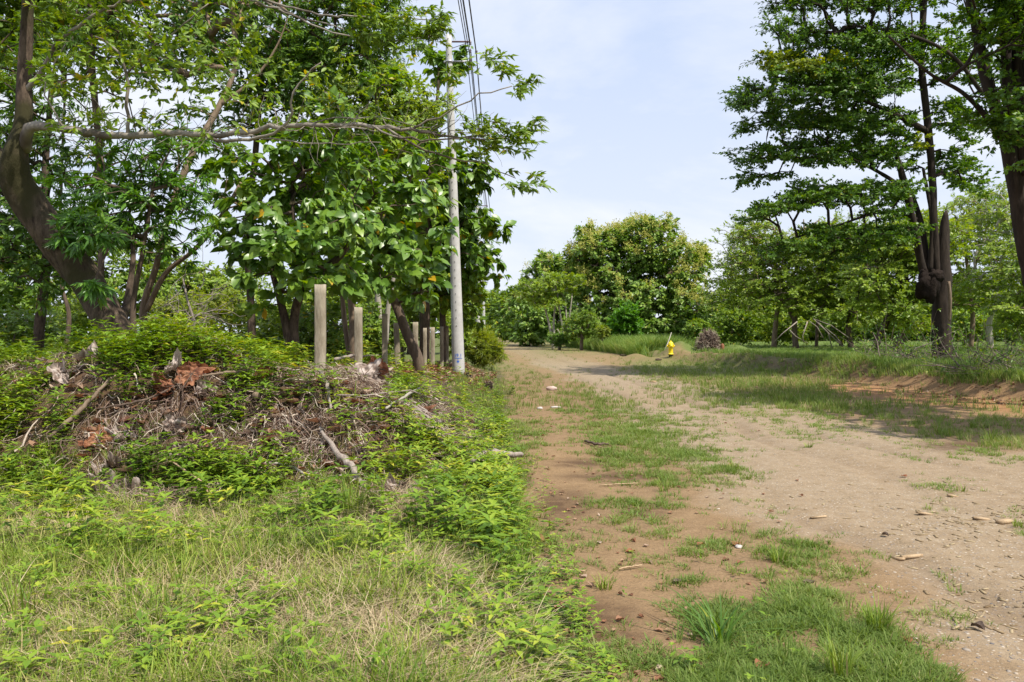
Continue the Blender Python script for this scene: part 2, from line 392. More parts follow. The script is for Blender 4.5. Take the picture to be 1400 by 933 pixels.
    def scatter(s, tmpl, pts, rz, sc, tilt=.15, vj=.12, vbase=None, up=None):
        V0, T0, v0 = tmpl; n = len(pts)
        if n == 0: return
        ca, sa = np.cos(rz), np.sin(rz)
        sc = np.asarray(sc, float)
        if sc.ndim == 1: sc = np.stack([sc]*3, 1)
        W = V0[None]*sc[:, None]
        X = W[..., 0]*ca[:, None]-W[..., 1]*sa[:, None]; Y = W[..., 0]*sa[:, None]+W[..., 1]*ca[:, None]; Z = W[..., 2]
        tx, ty = rng.normal(0, tilt, n)[:, None], rng.normal(0, tilt, n)[:, None]
        V = np.stack([X+Z*tx, Y+Z*ty, Z], -1)+pts[:, None]
        T = T0[None]+(np.arange(n)*len(V0))[:, None, None]
        vb = rng.normal(0, vj, n) if vbase is None else vbase
        s.add(V.reshape(-1, 3), T.reshape(-1, 3), None, np.clip(v0[None]+vb[:, None], 0, 1).ravel())
    def obj(s, name, mat, parent=None, smooth=False, loc=None, v=True):
        if not s.V: return None
        T = np.vstack(s.T) if s.T else None; Q = np.vstack(s.Q) if s.Q else None
        return mesh_obj(name, np.vstack(s.V), T, Q, np.concatenate(s.v) if v else None, mat, parent, smooth, loc)
    def get(s): return np.vstack(s.V), np.vstack(s.T), np.concatenate(s.v)

LEAF = {}
# x along the leaf, y across (half widths as fractions of W), z bend
LEAF['lance'] = (np.array([[0, 0, 0], [.4, .5, .05], [.4, 0, -.02], [.4, -.5, .05], [1, 0, -.16]]), np.array([[0, 2, 1], [0, 3, 2], [1, 2, 4], [2, 3, 4]]))
LEAF['tiny'] = (np.array([[0, 0, 0], [.5, .5, .04], [.5, -.5, .04], [1, 0, -.05]]), np.array([[0, 2, 1], [1, 2, 3]]))
LEAF['heart'] = (np.array([[0, 0, 0], [-.08, .3, .02], [.25, .52, .03], [.6, .4, -.03], [1, 0, -.24], [.6, -.4, -.03], [.25, -.52, .03], [-.08, -.3, .02], [.3, 0, -.06], [.65, 0, -.10]]),
    np.array([[0, 8, 1], [1, 8, 2], [2, 8, 9], [2, 9, 3], [3, 9, 4], [0, 7, 8], [7, 6, 8], [6, 9, 8], [6, 5, 9], [5, 4, 9]]))
LEAF['oval'] = (np.array([[0, 0, 0], [.25, .42, .03], [.65, .45, 0], [1, 0, -.12], [.65, -.45, 0], [.25, -.42, .03], [.45, 0, -.05]]),
    np.array([[0, 6, 1], [1, 6, 2], [2, 6, 3], [0, 5, 6], [5, 4, 6], [4, 3, 6]]))

def rdir(n):
    d = rng.normal(size=(n, 3)); return d/(np.linalg.norm(d, axis=1)[:, None]+1e-9)

# ------------------------------------------------------------------ trees
def pxpath(path):
    """path of (x, y, depth, width in px) -> smooth world polyline with radii"""
    a = np.array(path, float)
    if a.shape[1] == 3: raise ValueError
    pts = np.array([P(*q[:3]) for q in a]); rad = a[:, 3]/2/F*a[:, 2]
    n = len(pts); seg = np.linalg.norm(np.diff(pts, axis=0), axis=1); t = np.concatenate([[0], np.cumsum(seg)])
    m = max(6, int(t[-1]/max(.12, rad.max()*.5))); m = min(m, 60)
    u = np.linspace(0, t[-1], m)
    # catmull-like smoothing by cubic hermite
    tan = np.gradient(pts, t, axis=0)
    k = np.clip(np.searchsorted(t, u, side='right')-1, 0, n-2); h = (t[k+1]-t[k])[:, None]; w = ((u-t[k])/(t[k+1]-t[k]))[:, None]
    Q = (2*w**3-3*w**2+1)*pts[k]+(w**3-2*w**2+w)*h*tan[k]+(-2*w**3+3*w**2)*pts[k+1]+(w**3-w**2)*h*tan[k+1]
    return Q, np.interp(u, t, rad)

def sample_blobs(blobs, n):
    A = np.array([b[:8] if len(b) >= 8 else tuple(b)+(1,) for b in blobs], float)
    w = (np.hypot(A[:, 2]-A[:, 0], A[:, 3]-A[:, 1])+A[:, 4]*1.6)*A[:, 4]*A[:, 7]; w /= w.sum()
    k = rng.choice(len(A), n, p=w); B = A[k]; s = rng.random(n)
    th = rng.random(n)*2*PI; r = B[:, 4]*rng.random(n)**.45; dd = rng.uniform(-1, 1, n)*np.sqrt(np.clip(1-(r/B[:, 4])**2*.7, .1, 1))
    x = B[:, 0]+(B[:, 2]-B[:, 0])*s+r*np.cos(th); y = B[:, 1]+(B[:, 3]-B[:, 1])*s+r*np.sin(th)
    d = B[:, 5]+B[:, 6]*dd
    return np.stack([(x-CX)/F*d, d, EYE+(HY-y)/F*d], 1)

def skeleton(mb, starts, targets, twig=.012, maxr=.2, wob=.12, sides=5, expo=.5):
    """grow limbs from trunk points to every leaf cluster; returns outward direction per target"""
    nodes = [np.asarray(p) for p in starts]; plen = [0.0]*len(nodes); par = [-1]*len(nodes); ns = len(nodes)
    arr = np.zeros((ns+len(targets)*5, 3)); arr[:ns] = starts; pl = np.zeros(len(arr)); cnt = ns
    S = np.asarray(starts); d0 = np.array([np.linalg.norm(S-t, axis=1).min() for t in targets]); order = np.argsort(d0)
    parent = -np.ones(len(arr), int); out = np.zeros((len(targets), 3)); leafn = np.zeros(len(targets), int)
    for q in order:
        t = targets[q]; dv = t-arr[:cnt]; d = np.linalg.norm(dv, axis=1)
        cost = d+.22*pl[:cnt]+np.where(dv[:, 2] < -.3*d, .5*d, 0)
        j = int(np.argmin(cost)); D = d[j]; k = 1 if D < .35 else (2 if D < 1.2 else 4)
        p0 = arr[j]; pj = j
        for i in range(1, k+1):
            u = i/k; p = p0+(t-p0)*u
            if i < k: p = p+rdir(1)[0]*D*wob*.5+np.array([0, 0, D*.12*math.sin(PI*u)])
            arr[cnt] = p; parent[cnt] = pj; pl[cnt] = pl[pj]+D/k; pj = cnt; cnt += 1
        leafn[q] = pj; out[q] = t-arr[parent[pj]]
    w = np.zeros(cnt)
    w[leafn] = 1
    for i in range(cnt-1, ns-1, -1):
        if parent[i] >= 0: w[parent[i]] += w[i]
    r = np.minimum(twig*np.maximum(w, 1)**expo, maxr)
    child = {}
    # chains: follow the heaviest child
    heavy = -np.ones(cnt, int); hw = np.zeros(cnt)
    for i in range(ns, cnt):
        p = parent[i]
        if w[i] > hw[p]: hw[p] = w[i]; heavy[p] = i
    for i in range(ns, cnt):
        p = parent[i]
        if p >= ns and heavy[p] == i: continue
        ch = [p, i]; c = i
        while heavy[c] >= 0: c = heavy[c]; ch.append(c)
        R = r[ch].copy(); R[0] = R[1]; 
        mb.tube(arr[ch], R*np.linspace(1.05, .95, len(ch)), sides if R.max() > .02 else 4, False)
    return out

def foliage(lm, wm, C, out, rc=.4, k=5, m=6, L=.1, W=.04, shape='lance', droop=.3, flat=.6, Lj=.3, upb=1.2, tw=.004, gap=0.0, vb=0, ob=.9):
    """at each cluster k twigs of m leaves that radiate and hang"""
    n = len(C)
    o = out/(np.linalg.norm(out, axis=1)[:, None]+1e-9)
    dirs = rdir(n*k)*[1, 1, flat]+np.repeat(o, k, 0)*.55
    rr = rc*rng.uniform(.25, 1, n*k)[:, None]
    S0 = np.repeat(C, k, 0); S1 = S0+dirs*rr
    if tw and wm is not None: wm.sticks(S0, S1, tw, tw*.4)
    nn = n*k
    u = rng.uniform(.3, 1.0, nn*m)[:, None]
    base = np.repeat(S0, m, 0)*(1-u)+np.repeat(S1, m, 0)*u
    ax = rdir(nn*m)*[1, 1, .6]+np.repeat(dirs, m, 0)*.9; ax[:, 2] -= droop
    cc = C-C.mean(0); cc /= np.linalg.norm(cc, axis=1)[:, None]+1e-6; up = rdir(nn*m)*.7+np.repeat(cc, k*m, 0)*ob+np.array([.2, -.25, 0]); up[:, 2] += upb
    LL = L*rng.uniform(1-Lj, 1+Lj, nn*m)
    v = np.clip(np.repeat(rng.beta(2, 2.2, n), k*m)*.55+rng.random(nn*m)*.45+vb, 0, 1)
    v = np.where(rng.random(nn*m) < .015, 1.0, v*.93)
    lm.leaves(base, ax, up, LL, LL*W/L, shape, v)

def tree(name, label, cat, trunks, blobs, ncl, leaf, bark='bark_brown', leafmat='L_mid', group=None, twig=.012, maxr=.16,
         start=.35, sink=.4, extra=None, wob=.12, sides=8, flowers=None, rough=.18, expo=.5, tn='trunk', rootflare=True):
    wm = MB(); lm = MB(); starts = []
    base = None
    for i, t in enumerate(trunks):
        pts, rad = pxpath(t)
        if base is None:
            base = pts[0].copy(); base[2] = float(H(base[0], base[1]))
            if sink:
                top = pts[0].copy(); g = base.copy(); g[2] -= sink
                pts = np.vstack([g, pts]); rad = np.concatenate([[rad[0]*(1.25 if rootflare else 1)], rad])
        wm.tube(pts, rad, sides+4 if rad.max() > .1 else sides, True, rough=rough)
        a = int(len(pts)*start) if i == 0 else 1
        starts.append(pts[a:])
    starts = np.vstack(starts)
    C = sample_blobs(blobs, ncl)
    out = skeleton(wm, starts, C, twig, maxr, wob, 5, expo)
    foliage(lm, wm, C, out, **leaf)
    root = empty(name, base, label, cat, group)
    wm.obj(tn, M[bark], root, True, base)
    lm.obj('crown', M[leafmat], root, False, base)
    if extra: extra(root, base, C, out)
    return root

# ================================================================== SETTING
SUN_EL, SUN_AZ = math.radians(58), math.radians(132)      # azimuth clockwise from the road direction (+Y)
w = bpy.data.worlds.new("World"); scene.world = w; w.use_nodes = True
nt = w.node_tree; nt.nodes.clear()
wo = nt.nodes.new('ShaderNodeOutputWorld'); bg = nt.nodes.new('ShaderNodeBackground'); nt.links.new(bg.outputs[0], wo.inputs[0])
sky = N(nt, 'ShaderNodeTexSky', sky_type='NISHITA', sun_disc=False, sun_elevation=SUN_EL, sun_rotation=SUN_AZ, air_density=1.0, dust_density=2.0, ozone_density=1.0)
tc = N(nt, 'ShaderNodeTexCoord'); sp = N(nt, 'ShaderNodeSeparateXYZ'); nt.links.new(tc.outputs['Generated'], sp.inputs[0])
mp = N(nt, 'ShaderNodeMapping'); mp.inputs['Scale'].default_value = (1, 1, 2.6); mp.inputs['Location'].default_value = (.35, .2, .1); nt.links.new(tc.outputs['Generated'], mp.inputs[0])
cl = noise(nt, 2.2, 8, .55, mp.outputs[0], .4)
cl2 = noise(nt, 7, 6, .6, mp.outputs[0], .2)
low = ramp(nt, sp.outputs[2], [(0, c3(1, 1, 1)), (.14, c3(.88, .88, .88)), (.42, c3(.15, .15, .15))])
cf = mth(nt, 'ADD', mth(nt, 'MULTIPLY', ramp(nt, mth(nt, 'ADD', mth(nt, 'MULTIPLY', cl, .8), mth(nt, 'MULTIPLY', cl2, .2)), [(.44, c3(0, 0, 0)), (.64, c3(1, 1, 1))]), .55), mth(nt, 'MULTIPLY', low, .5), True)
veil = mix(nt, .80, sky.outputs[0], c3(4.6, 5.6, 7.7))
skyc = mix(nt, mth(nt, 'MULTIPLY', cf, .90), veil, c3(7.6, 7.65, 7.9))
nt.links.new(skyc, bg.inputs[0]); bg.inputs[1].default_value = .108
sd = Vector((math.cos(SUN_EL)*math.sin(SUN_AZ), math.cos(SUN_EL)*math.cos(SUN_AZ), math.sin(SUN_EL)))
sl = bpy.data.lights.new('sun', 'SUN'); sl.energy = 4.8; sl.angle = math.radians(.6); sl.color = (1, .94, .84)
so = bpy.data.objects.new('sun', sl); COL.objects.link(so); so.rotation_euler = sd.to_track_quat('Z', 'Y').to_euler(); so.location = (20, 0, 40)
cam = bpy.data.cameras.new('camera'); cam.sensor_width = 36; cam.lens = 36*F/1400; cam.clip_end = 5000; cam.clip_start = .05
cam.shift_y = -(466.5-HY)/1400
co = bpy.data.objects.new('camera', cam); COL.objects.link(co); co.location = (0, 0, EYE); co.rotation_euler = (PI/2, 0, 0); scene.camera = co

# ground sheet
gx = np.concatenate([-np.geomspace(1600, 9.2, 46), np.arange(-9, 14.01, .075), np.geomspace(14.2, 1600, 46)])
gy = np.concatenate([np.linspace(-60, 1.5, 14), np.arange(2, 14, .06), np.geomspace(14, 60, 230)[0:], np.geomspace(61, 2500, 70)])
X, Y = np.meshgrid(gx, gy)
Z = H(X, Y)
gl, gr = gravX(Y)
nz = (fbm(X*.9, Y*.9, 4)-.5)
grav = ss((X-gl+nz*1.4)/.6)*ss((gr-X+nz*1.6)/1.2)*(1-.55*ss((Y-30)/30))*(.75+.5*(fbm(X*.6, Y*.25, 3)-.3))
left = ss((edgeL(Y)-X+nz*.8+.1)/.35)
px_, py_ = topix(X, Y, Z)
wet = np.zeros_like(X)
for (a, b, sa, sb) in [(770, 690, 45, 22), (840, 652, 75, 7), (790, 634, 40, 6), (880, 700, 30, 10), (800, 842, 85, 30), (720, 800, 30, 20), (880, 590, 10, 3), (830, 875, 60, 18), (1310, 610, 60, 8)]:
    wet = np.maximum(wet, np.exp(-(((px_-a)/sa)**2+((py_-b)/sb)**2)**1.5))
gl_, gr_ = gravX(Y)
for q, o_ in ((0, .7), (0, 2.2), (1, -2.3), (1, -.8)):
    xc = (gr_ if q else gl_)+o_+.25*(vn(Y*.25, Y*0+q*7+o_)-.5); wet = np.maximum(wet, .42*np.exp(-((X-xc)/.16)**2)*ss((vn(Y*.5+o_, Y*0)-.25)/.4)*np.exp(-Y/60))
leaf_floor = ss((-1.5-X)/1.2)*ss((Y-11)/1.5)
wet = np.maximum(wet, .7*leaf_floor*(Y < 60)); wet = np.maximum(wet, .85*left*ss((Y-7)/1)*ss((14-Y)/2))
field = ss((X-bankX(Y)-1.0)/.8)
hyd_dirt = np.exp(-((X-9)/3.5)**2-((Y-46)/5)**2)
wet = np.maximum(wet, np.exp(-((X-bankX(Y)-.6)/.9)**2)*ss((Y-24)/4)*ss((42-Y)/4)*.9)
veg = np.clip(left*.9 + field*(1-np.clip(hyd_dirt*1.5, 0, 1))*.8 + gdens(X, Y)*.35*(1-grav), 0, 1)
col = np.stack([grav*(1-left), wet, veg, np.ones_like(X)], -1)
ny, nx = X.shape
i = np.arange(ny-1)[:, None]*nx; j = np.arange(nx-1)[None]
Q = np.stack([i+j, i+j+1, i+nx+j+1, i+nx+j], -1).reshape(-1, 4)
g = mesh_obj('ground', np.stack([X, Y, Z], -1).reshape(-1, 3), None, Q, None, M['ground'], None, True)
ru = g.data.attributes.new('rust', 'FLOAT', 'POINT'); rv = np.clip(np.exp(-((X-bankX(Y)+1.3)/1.5)**2)*ss((Y-11)/2)*ss((29-Y)/5)*.8 + hyd_dirt*.15, 0, 1); ru.data.foreach_set('value', rv.astype(np.float32).ravel())
la = g.data.attributes.new('lawn', 'FLOAT', 'POINT'); lv = np.maximum(field*(1-np.clip(hyd_dirt*1.5, 0, 1))*ss((X-bankX(Y)-1.2)/1.0), gdens(X, Y)*ss((Y-24)/18)*.95); la.data.foreach_set('value', np.clip(lv, 0, 1).astype(np.float32).ravel())
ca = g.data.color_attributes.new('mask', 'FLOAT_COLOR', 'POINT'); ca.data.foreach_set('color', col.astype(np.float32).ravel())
tag(g, 'brown dirt track with pale gravel wheel lanes, weedy bank and grass field', 'ground', kind='structure')

# ================================================================== GRASS AND GROUND COVER
def blades(mb, base, az, h, lean, w, v, seg=3):
    n = len(base); t = np.array([0, .42, .75, 1.]) if seg == 3 else np.array([0, .55, 1.])
    hz = np.stack([np.cos(az), np.sin(az), 0*az], 1)[:, None]; pr = np.stack([-np.sin(az), np.cos(az), 0*az], 1)[:, None]
    tt = t[None, :, None]; h_ = h[:, None, None]; l_ = lean[:, None, None]
    c = base[:, None]+hz*(l_*h_*tt**1.7)+np.array([0, 0, 1.])*(h_*tt*(1-.42*l_*tt))
    ww = w[:, None, None]*.5*np.array([1, .85, .5, 0] if seg == 3 else [1, .7, 0])[None, :, None]
    Lf = (c-pr*ww)[:, :-1]; Rt = (c+pr*ww)[:, :-1]
    V = np.concatenate([Lf, Rt, c[:, -1:]], 1); k = seg; T = []
    for q in range(k-1): T += [[q, k+q, k+q+1], [q, k+q+1, q+1]]
    T += [[k-1, 2*k-1, 2*k]]
    T = np.array(T)[None]+(np.arange(n)*(2*k+1))[:, None, None]
    mb.add(V.reshape(-1, 3), T.reshape(-1, 3), None, np.repeat(v, 2*k+1))
def tuft(n, h0, h1, w, spread, lean=(.1, .9), seg=3, vr=(.1, .8), dry=.06):
    mb = MB(); r = spread*np.sqrt(rng.random(n)); a = rng.random(n)*2*PI
    base = np.stack([r*np.cos(a), r*np.sin(a), 0*a-.01], 1)
    v = rng.uniform(*vr, n); v[rng.random(n) < dry] = 1
    blades(mb, base, a+rng.normal(0, .8, n), rng.uniform(h0, h1, n), rng.uniform(*lean, n), w*rng.uniform(.6, 1.3, n), v, seg)
    return mb.get()
def weed(h, pairs, L, W, top=5, lean=.15):
    mb = MB(); az0 = rng.random()*6
    b = np.array([rng.normal(0, lean), rng.normal(0, lean), 1.])
    zs = np.linspace(.25, 1, pairs)*h; prev = np.zeros(3); base = []; ax = []; LL = []
    pts = [np.zeros(3)]+[b*z+rng.normal(0, .006, 3) for z in zs]
    mb.sticks(pts[:-1], pts[1:], .0035, .0028, .35)
    for k, p in enumerate(pts[1:]):
        m = 2 if k < len(pts)-2 else top
        a0 = az0+k*PI/2
        for q in range(m):
            a = a0+q*2*PI/m+rng.normal(0, .2)
            base.append(p); ax.append([math.cos(a), math.sin(a), rng.uniform(-.1, .7)]); LL.append(L*rng.uniform(.7, 1.15)*(1 if k < len(pts)-2 else .75))
    LL = np.array(LL)
    mb.leaves(np.array(base), np.array(ax), np.tile([0, 0, 1.], (len(base), 1)), LL, LL*W/L, 'lance', np.clip(rng.normal(.45, .2, len(base)), 0, .95))
    return mb.get()
def curled(L):
    """one curled dead leaf, origin at its middle"""
    nx_, ny_ = 6, 5; u, v = np.meshgrid(np.linspace(-1, 1, nx_), np.linspace(-1, 1, ny_), indexing='ij')
    wd = .42*(1-np.abs(u)**2.2)+.02; k = rng.uniform(.3, 1.3)
    x = u*.5*L; y = v*wd*L*.8; z = L*(k*.35*v**2*wd*2+.15*u**2*rng.uniform(-1, 1.5)+.05*np.sin(u*5+v*4))+.012
    i = np.arange(nx_-1)[:, None]*ny_; j = np.arange(ny_-1)[None]
    q = np.stack([i+j, i+ny_+j, i+ny_+j+1, i+j+1], -1).reshape(-1, 4)
    T = np.vstack([q[:, [0, 1, 2]], q[:, [0, 2, 3]]])
    V = np.stack([x, y, z], -1).reshape(-1, 3)
    return V, T, np.full(len(V), .5)

def pts_px(n, x0, x1, y0, y1):
    """random ground points, spread so that near ones are closer together than far ones"""
    y = rng.uniform(y0, y1, n); Yw = F*EYE/(y-HY); Xw = (rng.uniform(x0, x1, n)-CX)/F*Yw
    return Xw, Yw
def P3(X, Y, dz=0): return np.stack([X, Y, H(X, Y)+dz], 1)
def scat(mb, tm, X, Y, s0, s1, tilt=.15, vj=.1, patch=0, sv=None, dz=0):
    idx = rng.integers(0, len(tm), len(X)); S = rng.uniform(s0, s1, len(X)) if sv is None else sv
    for k in range(len(tm)):
        m = idx == k
        vb = rng.normal(0, vj, m.sum())+patch*(fbm(X[m]*.8+3, Y[m]*.8, 3)-.5)
        mb.scatter(tm[k], P3(X[m], Y[m], dz), rng.random(m.sum())*2*PI, S[m], tilt, vbase=vb)

def emask(X, Y, L):
    x, y = topix(X, Y); o = 0*X
    for (a, b, sa, sb) in L: o = np.maximum(o, np.exp(-(((x-a)/sa)**2+((y-b)/sb)**2)**1.3))
    return o
BARE = [(400, 600, 130, 60), (590, 575, 62, 34), (280, 620, 60, 30), (330, 560, 60, 25), (555, 690, 42, 35), (255, 545, 45, 18), (470, 640, 50, 30), (600, 800, 75, 28), (150, 600, 60, 20), (210, 690, 70, 20), (430, 525, 70, 22), (190, 568, 62, 20), (500, 540, 50, 18), (620, 610, 40, 18)]

T_short = [tuft(15, .03, .085, .0075, .06, (.3, 1.3)) for _ in range(6)]
T_med = [tuft(16, .08, .22, .0072, .05, (.1, 1.0)) for _ in range(8)]
T_long = [tuft(15, .2, .42, .0085, .05, (.1, 1.1)) for _ in range(8)]
T_flat = [tuft(14, .14, .34, .0045, .09, (.9, 1.6), vr=(.2, 1), dry=.4) for _ in range(6)]
T_far = [tuft(12, .12, .26, .016, .12, (.1, .7), 2) for _ in range(6)]
T_field = [tuft(14, .25, .5, .03, .25, (.1, .7), 2) for _ in range(6)]
T_weed = [weed(rng.uniform(.14, .30), int(rng.integers(3, 6)), rng.uniform(.085, .13), rng.uniform(.034, .05)) for _ in range(12)]
T_weedlet = [weed(rng.uniform(.05, .10), 2, rng.uniform(.035, .05), .018) for _ in range(8)]
T_dead = [curled(.07) for _ in range(10)]

# --- grass of the track
mb = MB()
X, Y = pts_px(105000, 620, 1500, 457, 1010)
k = (X > edgeL(Y)-.25-(Y > 12)*1.4) & (Y < 130) & (X < bankX(Y)+1.2)
X, Y = X[k], Y[k]; gd = gdens(X, Y); gp = gd*(.55+.9*ss((fbm(X*2.6+80, Y*2.6, 3)-.38)/.22)); k = rng.random(len(X)) < np.where(Y > 8.5, gp**1.25*.95, gp**1.25*.36*(.12+1.0*ss((fbm(X*4.5+11, Y*4.5, 3)-.40)/.2)))
X, Y, gd = X[k], Y[k], gd[k]
near = Y < 17; strip = (X > gravX(Y)[1]-.8) & (Y > 11)
m = near & ~strip; q = rng.random(len(X)) < .16*gd
sz = (.45+.6*gd+.035*Y)[m & ~q]*rng.uniform(.6, 1.15, (m & ~q).sum()); scat(mb, T_short, X[m & ~q], Y[m & ~q], 1, 1, .2, .1, .6, sv=sz)
scat(mb, T_med, X[m & q], Y[m & q], .3, .75, .2, .1, .5)
m = near & strip
scat(mb, T_med, X[m], Y[m], .4, 1.0, .2, .1, .4)
m = ~near & strip
scat(mb, T_far, X[m], Y[m], .5, 1.15, .2, .1, .4)
m = ~near & ~strip
scat(mb, T_far, X[m], Y[m], .35, .8, .2, .1, .4)
tag(mb.obj('track_grass', M['G_blue']), 'low patchy green grass growing between and beside the wheel lanes', 'grass', kind='stuff')

# --- left verge grass in front of the mound
mb = MB(); ms = MB()
X, Y = pts_px(19000, -140, 790, 640, 1040)
k = (X < edgeL(Y)+.12*(fbm(X*3, Y*3)-.5)) ; X, Y = X[k], Y[k]
dn = fbm(X*1.1, Y*1.1+9, 3); onm = ss((Y-7.6)/.8)
pn = ss((fbm(X*1.0+21, Y*1.3, 3)-.36)/.22); k = (rng.random(len(X)) < (.22+.78*pn)*(1-.85*onm)*(1-.75*emask(X, Y, BARE))); X, Y, dn = X[k], Y[k], dn[k]
u = rng.random(len(X))
a = u < .66; b = (u >= .66) & (u < .86) & (dn > .44); c = (u >= .88) & (dn < .58)
scat(mb, T_med, X[a], Y[a], .6, 1.35, .25, .12, .9)
scat(mb, T_long, X[b], Y[b], .5, 1.0, .25, .1, .8)
scat(ms, T_flat, X[c], Y[c], .6, 1.2, .25, .12, .5, dz=.02)
tag(mb.obj('verge_grass', M['G_green']), 'tangled green grass covering the verge below the mound', 'grass', kind='stuff')
# dry flattened grass, also in the debris
X, Y = pts_px(6200, -140, 740, 560, 1000); k = X < edgeL(Y)-.1; X, Y = X[k], Y[k]
pn = ss((fbm(X*1.0+21, Y*1.3, 3)-.36)/.22)
k = rng.random(len(X)) < .06+.45*(1-pn)+.5*emask(X, Y, BARE); X, Y = X[k], Y[k]
scat(ms, T_flat, X, Y, .5, 1.1, .35, .15, .3, dz=.01)
tag(ms.obj('dry_grass', M['straw']), 'flattened straw coloured dead grass lying among the green', 'grass', kind='stuff')

# --- weeds of the mound
mb = MB()
X, Y = pts_px(11000, -160, 745, 462, 800)
Yr = Y.copy()
k = (X < edgeL(Y)-.05) & (Y < 27) & ((Y < 15) | (X > -3.6)); X, Y = X[k], Y[k]
# the raised face shows more ground per metre: add points on the slope
Xa = rng.uniform(-8.5, 0, 9500); Ya = rng.uniform(6.6, 12.5, 9500)
k = Xa < edgeL(Ya)-.1; X = np.concatenate([X, Xa[k]]); Y = np.concatenate([Y, Ya[k]])
fr = ss((Y-6.9)/1.0)*.9+.1+.25*ss((X+1.8)/1.0)
k = rng.random(len(X)) < np.clip(fr*(.12+1.35*ss((fbm(X*1.7+7, Y*1.7, 3)-.40)/.16))*(1-.95*emask(X, Y, BARE)), 0, 1)*.66
X, Y = X[k], Y[k]
back = ss((Y-10.5)/3)*(X < -3)
k = rng.random(len(X)) > back*.5; X, Y = X[k], Y[k]
kk = np.ones(len(X), bool); xx, yy = topix(X, Y)
for (a, b, r) in [(262, 535, 26), (230, 530, 22), (222, 548, 22), (285, 550, 16), (120, 512, 24), (85, 532, 18), (135, 615, 26), (165, 615, 18), (150, 655, 26), (152, 685, 34), (182, 690, 20), (235, 605, 24), (242, 635, 14), (500, 532, 38), (517, 526, 28), (352, 555, 14), (470, 645, 24), (438, 505, 20), (545, 685, 22), (120, 590, 18)]: kk &= (np.hypot(xx-a, (yy-b-8)*.9) > r) | (rng.random(len(X)) < .15)
X, Y = X[kk], Y[kk]; scat(mb, T_weed, X, Y, .75, 1.35, .25, .16, .7, dz=-.01)
X, Y = pts_px(3600, 540, 1100, 560, 1000); k = (X < edgeL(Y)+.35) | (rng.random(len(X)) < .05*gdens(X, Y)); k &= Y < 24; X, Y = X[k], Y[k]
scat(mb, T_weedlet, X, Y, .7, 1.5, .2, .12, .4)
X, Y = pts_px(2000, -100, 740, 680, 1000); k = (X < edgeL(Y)) & (fbm(X*2.1, Y*2.1, 3) > .56); X, Y = X[k], Y[k]
scat(mb, T_weed, X, Y, .4, .9, .25, .12, .4)
def roundweed():
    m = MB(); n = int(rng.integers(7, 13)); a = rng.random(n)*2*PI; r = rng.uniform(.01, .07, n); b = np.stack([r*np.cos(a), r*np.sin(a), rng.uniform(.02, .12, n)], 1)
    m.sticks(b*[.2, .2, 0], b, .002, .0015, .3); L = rng.uniform(.03, .055, n); m.leaves(b, np.stack([np.cos(a), np.sin(a), rng.uniform(-.2, .5, n)], 1), np.tile([0, 0, 1.], (n, 1)), L, L*.75, 'oval', rng.uniform(.0, .45, n)); return m.get()
def drystem():
    m = MB(); h = rng.uniform(.25, .5); p = np.zeros(3); d = vec_(rng.normal(0, .25), rng.normal(0, .25), 1)
    for q in range(4):
        p2 = p+d*h/4; m.sticks([p], [p2], .003, .0025, .98); n = 3; m.sticks(np.tile(p2, (n, 1)), p2+rdir(n)*[.05, .05, .03], .002, .001, .99); p = p2; d = d+rng.normal(0, .2, 3)
    V, Q = np.vstack(m.V), np.vstack(m.Q); return V, np.vstack([Q[:, [0, 1, 2]], Q[:, [0, 2, 3]]]), np.concatenate(m.v)
vec_ = lambda *a: np.array(a, float)
T_round = [roundweed() for _ in range(8)]; T_stem = [drystem() for _ in range(6)]
X, Y = pts_px(1500, -120, 760, 600, 1000); k = (X < edgeL(Y)+.1) & (fbm(X*1.4+33, Y*1.4, 3) > .56); scat(mb, T_round, X[k], Y[k], .6, 1.3, .2, .08, .3)
tag(mb.obj('weeds', M['L_weed']), 'leafy light green weeds smothering the earth mound beside the track', 'weeds', kind='stuff')

# --- roots, vines and trash of the mound
mb = MB()
n = 11000
Xa = rng.uniform(-8.0, -.2, n*3); Ya = rng.uniform(6.9, 13.5, n*3)
e = emask(Xa, Ya, BARE); k = rng.random(n*3) < .22+.65*e; k &= Xa < edgeL(Ya)-.3
X, Y = Xa[k][:n], Ya[k][:n]; n = len(X)
p = P3(X, Y, rng.uniform(.0, .12, n)); eps = .1
gxg = (H(X+eps, Y)-H(X-eps, Y))/(2*eps); gyg = (H(X, Y+eps)-H(X, Y-eps))/(2*eps)
dirn = np.stack([-gxg, -gyg], 1); dirn /= np.linalg.norm(dirn, axis=1)[:, None]+.05
a = rng.random(n)*2*PI; dirn = dirn*.8+np.stack([np.cos(a), np.sin(a)], 1)*.75
st = rng.uniform(.03, .085, n)[:, None]; rad = rng.choice([.0025, .004, .007, .013], n, p=[.38, .34, .22, .06]); vv = rng.random(n)
for q in range(5):
    dirn = dirn+rng.normal(0, .35, (n, 2)); dirn /= np.linalg.norm(dirn, axis=1)[:, None]+1e-6
    nxt = p.copy(); nxt[:, :2] += dirn*st; nxt[:, 2] = H(nxt[:, 0], nxt[:, 1])+np.clip(p[:, 2]-H(p[:, 0], p[:, 1])+rng.normal(0, .022, n), .003, .16)
    mb.sticks(p, nxt, rad*(1-q*.12), rad*(1-(q+1)*.12), vv); p = nxt
tag(mb.obj('root_debris', M['root']), 'tangled brown roots and dry vines spilling down the mound face', 'debris', kind='stuff')

